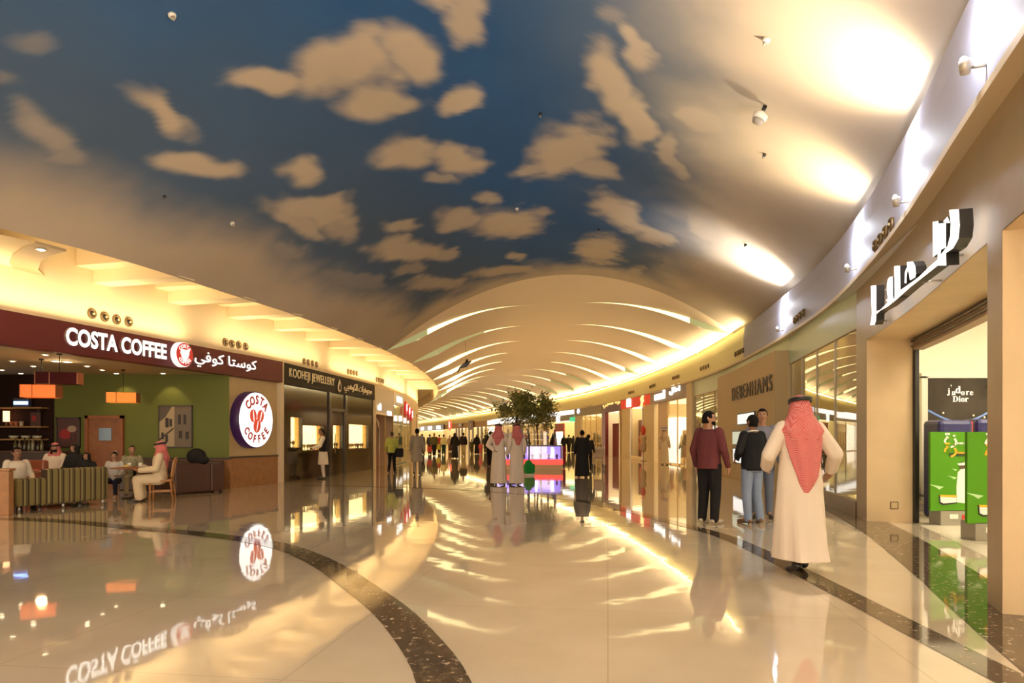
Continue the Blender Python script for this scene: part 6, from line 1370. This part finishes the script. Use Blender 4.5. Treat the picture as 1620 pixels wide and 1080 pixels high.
mb.build('foliage', mat('shrub_leaf', (.03, .07, .04), .6), t, recalc=False)
# ---------------------------------------------------------------- stroller right of the black coat
G = fp(947, 742); t = thing('pushchair', 'pale pushchair beside the companion in dark clothes', 'pushchair', (G.x, G.y, 0), R_(180))
mb = MB(); mb.box((-.20, -.25, .45), (.20, .20, .95), bev=.08); mb.build('seat', cloth('pale_cloth', (.62, .52, .40)), t)
for sx in (-1, 1):
    mb = MB(); mb.tube([(.2*sx, .45, 1.0), (.2*sx, .1, .6), (.2*sx, -.35, .12)], .014, 6); mb.tube([(.2*sx, .35, .12), (.2*sx, -.1, .55)], .014, 6); mb.build('side_frame', M_steel, t)
    for yy in (-.35, .35): mb = MB(); mb.lathe([(.10, -.02), (.11, 0), (.10, .02)], 16, M=Matrix.Translation((.23*sx, yy, .11)) @ Matrix.Rotation(R_(90), 4, 'Y')); mb.build('wheel', M_black, t)
# ---------------------------------------------------------------- hanging bird
D = 33.; c = V(X_(735, D), D, zpx(D, 578)); t = thing('hanging_bird', 'blue grey bird figure hanging under the cream vault', 'ornament', c, 0)
mb = MB(); cap(mb, (-.22, 0, -.10), .05, (.05, 0, .04), .13); cap(mb, (.05, 0, .04), .13, (.30, 0, .20), .04); blob(mb, 'body', mat('bird_blue_grey', (.14, .15, .22), .5), t, .02, 2)
mb = MB(); cap(mb, (-.22, 0, -.10), .035, (-.32, 0, -.30), .03); mb.build('tail', mat('bird_dark', (.05, .05, .03), .5), t)
for sy in (-1, 1): mb = MB(); mb.loft([[V(.0, .05*sy, .05), V(.18, .05*sy, .12), V(.18, .06*sy, .14), V(.0, .06*sy, .07)], [V(.10, .45*sy, .22), V(.20, .45*sy, .26), V(.20, .46*sy, .27), V(.10, .46*sy, .23)]]); mb.build('wing', mat('bird_dark', (.05, .05, .03), .5), t)
mb = MB(); zv = 7.2; mb.tube([(.05, 0, .15), (.05, 0, max(.4, 6.9-c.z))], .006, 5); mb.build('wire', M_black, t)
# ---------------------------------------------------------------- ceiling devices
def vault_pt(px, py):
    q = to_vault(px, py); X, Y = float(q[0]), float(q[1]); z = float(vault_z(X, Y)); e = .05
    n = V(-(vault_z(X+e, Y)-vault_z(X-e, Y))/(2*e), -(vault_z(X, Y+e)-vault_z(X, Y-e))/(2*e), 1.0); n = V(*[float(a) for a in n]).normalized(); return V(X, Y, z), -n
def on_vault(px, py):
    p, n = vault_pt(px, py); q = n.to_track_quat('Z', 'Y').to_matrix().to_4x4(); return Matrix.Translation(p) @ q
for px, py, r, lab in ((1213, 60, .10, 'small ring sprinkler plate on the sky ceiling near the bright uplight'), (272, 22, .10, 'ring shaped plate on the blue part of the ceiling at top left'), (367, 352, .09, 'pale round detector on the ceiling above the cafe sign'), (818, 329, .09, 'pale detector on the central cloud of the ceiling'), (855, 178, .06, 'tiny dark detector between the two largest clouds'), (1210, 243, .06, 'tiny detector below the dome camera on the ceiling'), (1180, 386, .07, 'small detector on the right tan part of the ceiling'), (260, 309, .05, 'tiny dark detector at the left edge of the painted sky'), (947, 362, .05, 'tiny dark detector on the diagonal cloud of the ceiling')):
    r *= .5; t = thing('ceiling_detector', lab, 'detector', M=on_vault(px, py)); m = M_white if r > .04 else M_black
    mb = MB(); mb.lathe([(r, 0), (r, .02), (r*.7, .05), (r*.65, .04)], 18); mb.build('base', m, t); mb = MB(); mb.lathe([(r*.5, .03), (r*.35, .08), (r*.1, .09)], 14); mb.build('sensor', M_grey, t)
t = thing('dome_camera', 'white dome camera hanging from the sky ceiling, throwing a long shadow', 'camera', M=on_vault(1211, 166))
mb = MB(); mb.lathe([(.03, 0), (.03, .10)], 12); mb.build('stem', M_black, t); mb = MB(); mb.lathe([(.06, .10), (.11, .14), (.11, .20), (.09, .22)], 22); mb.build('housing', M_white, t); mb = MB(); mb.lathe([(.09, .22), (.075, .27), (.03, .30)], 20); mb.build('dome', M_grey, t)
# ---------------------------------------------------------------- air nozzles, four to a group
def nozzle(M, label, grp, r=.085):
    t = thing('air_nozzle', label, 'air nozzle', M=M, group=grp); mb = MB(); mb.lathe([(r*1.25, 0), (r*1.25, .03), (r*.95, .05), (r*.8, .02)], 20, M=RX); mb.build('ring', mat('nozzle_brown', (.20, .13, .06), .4, metal=.5), t)
    mb = MB(); mb.lathe([(r*.8, .012), (r*.55, .035)], 16, M=RX); mb.build('bore', M_black, t)
    mb = MB(); mb.lathe([(r*.30, .03), (r*.25, .06)], 12, c=(r*.2, 0, 0), M=RX); mb.build('vane', mat('nozzle_tan', (.6, .45, .25), .5), t)
NL = [[(146, 496), (166, 501), (185, 505.5), (204, 509)], [(357, 541), (367.5, 543.5), (378, 545.5), (389, 548)], [(481.5, 571.5), (488, 573), (494.5, 574.5), (501, 576.5)], [(551, 587.5), (555.5, 588.5), (560, 589.5), (564.5, 590.5)], [(596, 600), (599.5, 601), (603, 602), (606.5, 603)]]
GN = ['above the COSTA word', 'above the cafe script', 'above the jeweller name', 'above the jeweller script', 'above the gold shop']
GN = ['above the cafe letters', 'above the cafe script', 'above the jeweller letters', 'above the jeweller script', 'above the gold shop']
ON = ['first', 'second', 'third', 'fourth']
for g, grp in enumerate(NL):
    for i, (px, py) in enumerate(grp):
        q = LW.hit(px); M, _ = frame(LW, q-.05, q+.05); M = M.copy(); z = zpx(LW.at(q).y, py); M[2][3] = z; nozzle(M @ Matrix.Translation((.05, .02, 0)), '%s dark air nozzle from the left %s' % (ON[i], GN[g]), 'air nozzles on the left wall')
NR = [[(1402, 391), (1410, 380), (1419, 369), (1429, 357)], [(1267, 506), (1271, 502), (1276, 498), (1281.5, 494)], [(1170, 560), (1174, 558), (1178, 556), (1182, 554)], [(1114, 583), (1118, 581.5), (1122, 580), (1126, 578.5)], [(1069, 598), (1072, 597), (1075, 596), (1078, 595)], [(1032, 612), (1034.5, 611), (1037, 610), (1039.5, 609)], [(998, 621.5), (1000.5, 621), (1003, 620), (1005.5, 619.5)]]
GR = ['near the big script sign', 'right of the bright far uplight', 'above the far store window', 'above the pillar', 'above the grey shop', 'above the join of grey and scarlet shops', 'above the scarlet shop']
for g, grp in enumerate(NR):
    for i, (px, py) in enumerate(grp):
        q = RW.hit(px); M, _ = frame(RW, q-.05, q+.05, side='R'); M = M.copy(); z = min(max(zpx(RW.at(q).y, py), FZ0+.2), FZ0+.8); M[2][3] = z; nozzle(M @ Matrix.Translation((.05, -.12, 0)), '%s air nozzle from the left %s' % (ON[i], GR[g]), 'air nozzles on the right fascia', .075)
# ---------------------------------------------------------------- uplight fixtures on the right fascia
UL = ['metal uplight at the top right corner of the fascia', 'glowing uplight above the big script sign', 'glowing uplight left of the first nozzle group', 'brightest uplight far along the grey fascia']
for k, (q, p, z, n) in enumerate(UPPOS):
    ang = math.atan2(n.y, n.x)+math.pi/2
    t = thing('fascia_uplight', UL[k], 'light', (p.x, p.y, z), ang, group='uplights on the right fascia')   # local -Y faces the hall
    mb = MB(); mb.lathe([(.035, -.08), (.045, -.02), (.045, .02), (.04, .02), (.032, -.01)], 20); mb.build('can', mat('lamp_can', (.55, .50, .42), .35, metal=.5), t)
    mb = MB(); mb.ell((0, -.01, .028), (.026, .026, .026), 14, 9); mb.build('lamp', emis('halide_glow', (1, .92, .75), 30.), t)
    mb = MB(); mb.tube([(0, .22, -.04), (0, .03, -.04)], .012, 8); mb.build('bracket', M_steel, t)
# ---------------------------------------------------------------- curved taupe soffit with a downlight (upper left)
mb = MB(); A = [V(-7.70, 11.05), V(-8.1, 11.30), V(-8.6, 11.75), V(-9.05, 12.3), V(-9.6, 13.3)]; B = [V(-7.52, 11.52), V(-7.92, 11.75), V(-8.38, 12.15), V(-8.85, 12.75), V(-9.2, 13.5)]
mb.loft([[(a.x, a.y, 4.5), (a.x, a.y, 4.54), (b.x, b.y, 4.54), (b.x, b.y, 4.5)] for a, b in zip(A, B)]); struct(mb.build('trim_9', mat('taupe_soffit', (.42, .31, .19), .6), smooth=False))
mb = MB(); mb.poly([(p.x, p.y, 4.52) for p in A]+[(-12.2, 9.5, 4.52), (-11.0, 5.5, 4.52), (-10.15, 5.4, 4.52), (-9.25, 7.65, 4.52), (-8.0, 10.56, 4.52)]); struct(mb.build('ceiling_soffit', M_upper, recalc=False))
D = (4.5-H)*F/(HY-394); downlight(X_(65, D), D, 4.497, 'single bright downlight in the curved taupe soffit at upper left', .06, emis('soffit_lamp_glow', (1, .85, .6), 14.), 'soffit downlights')
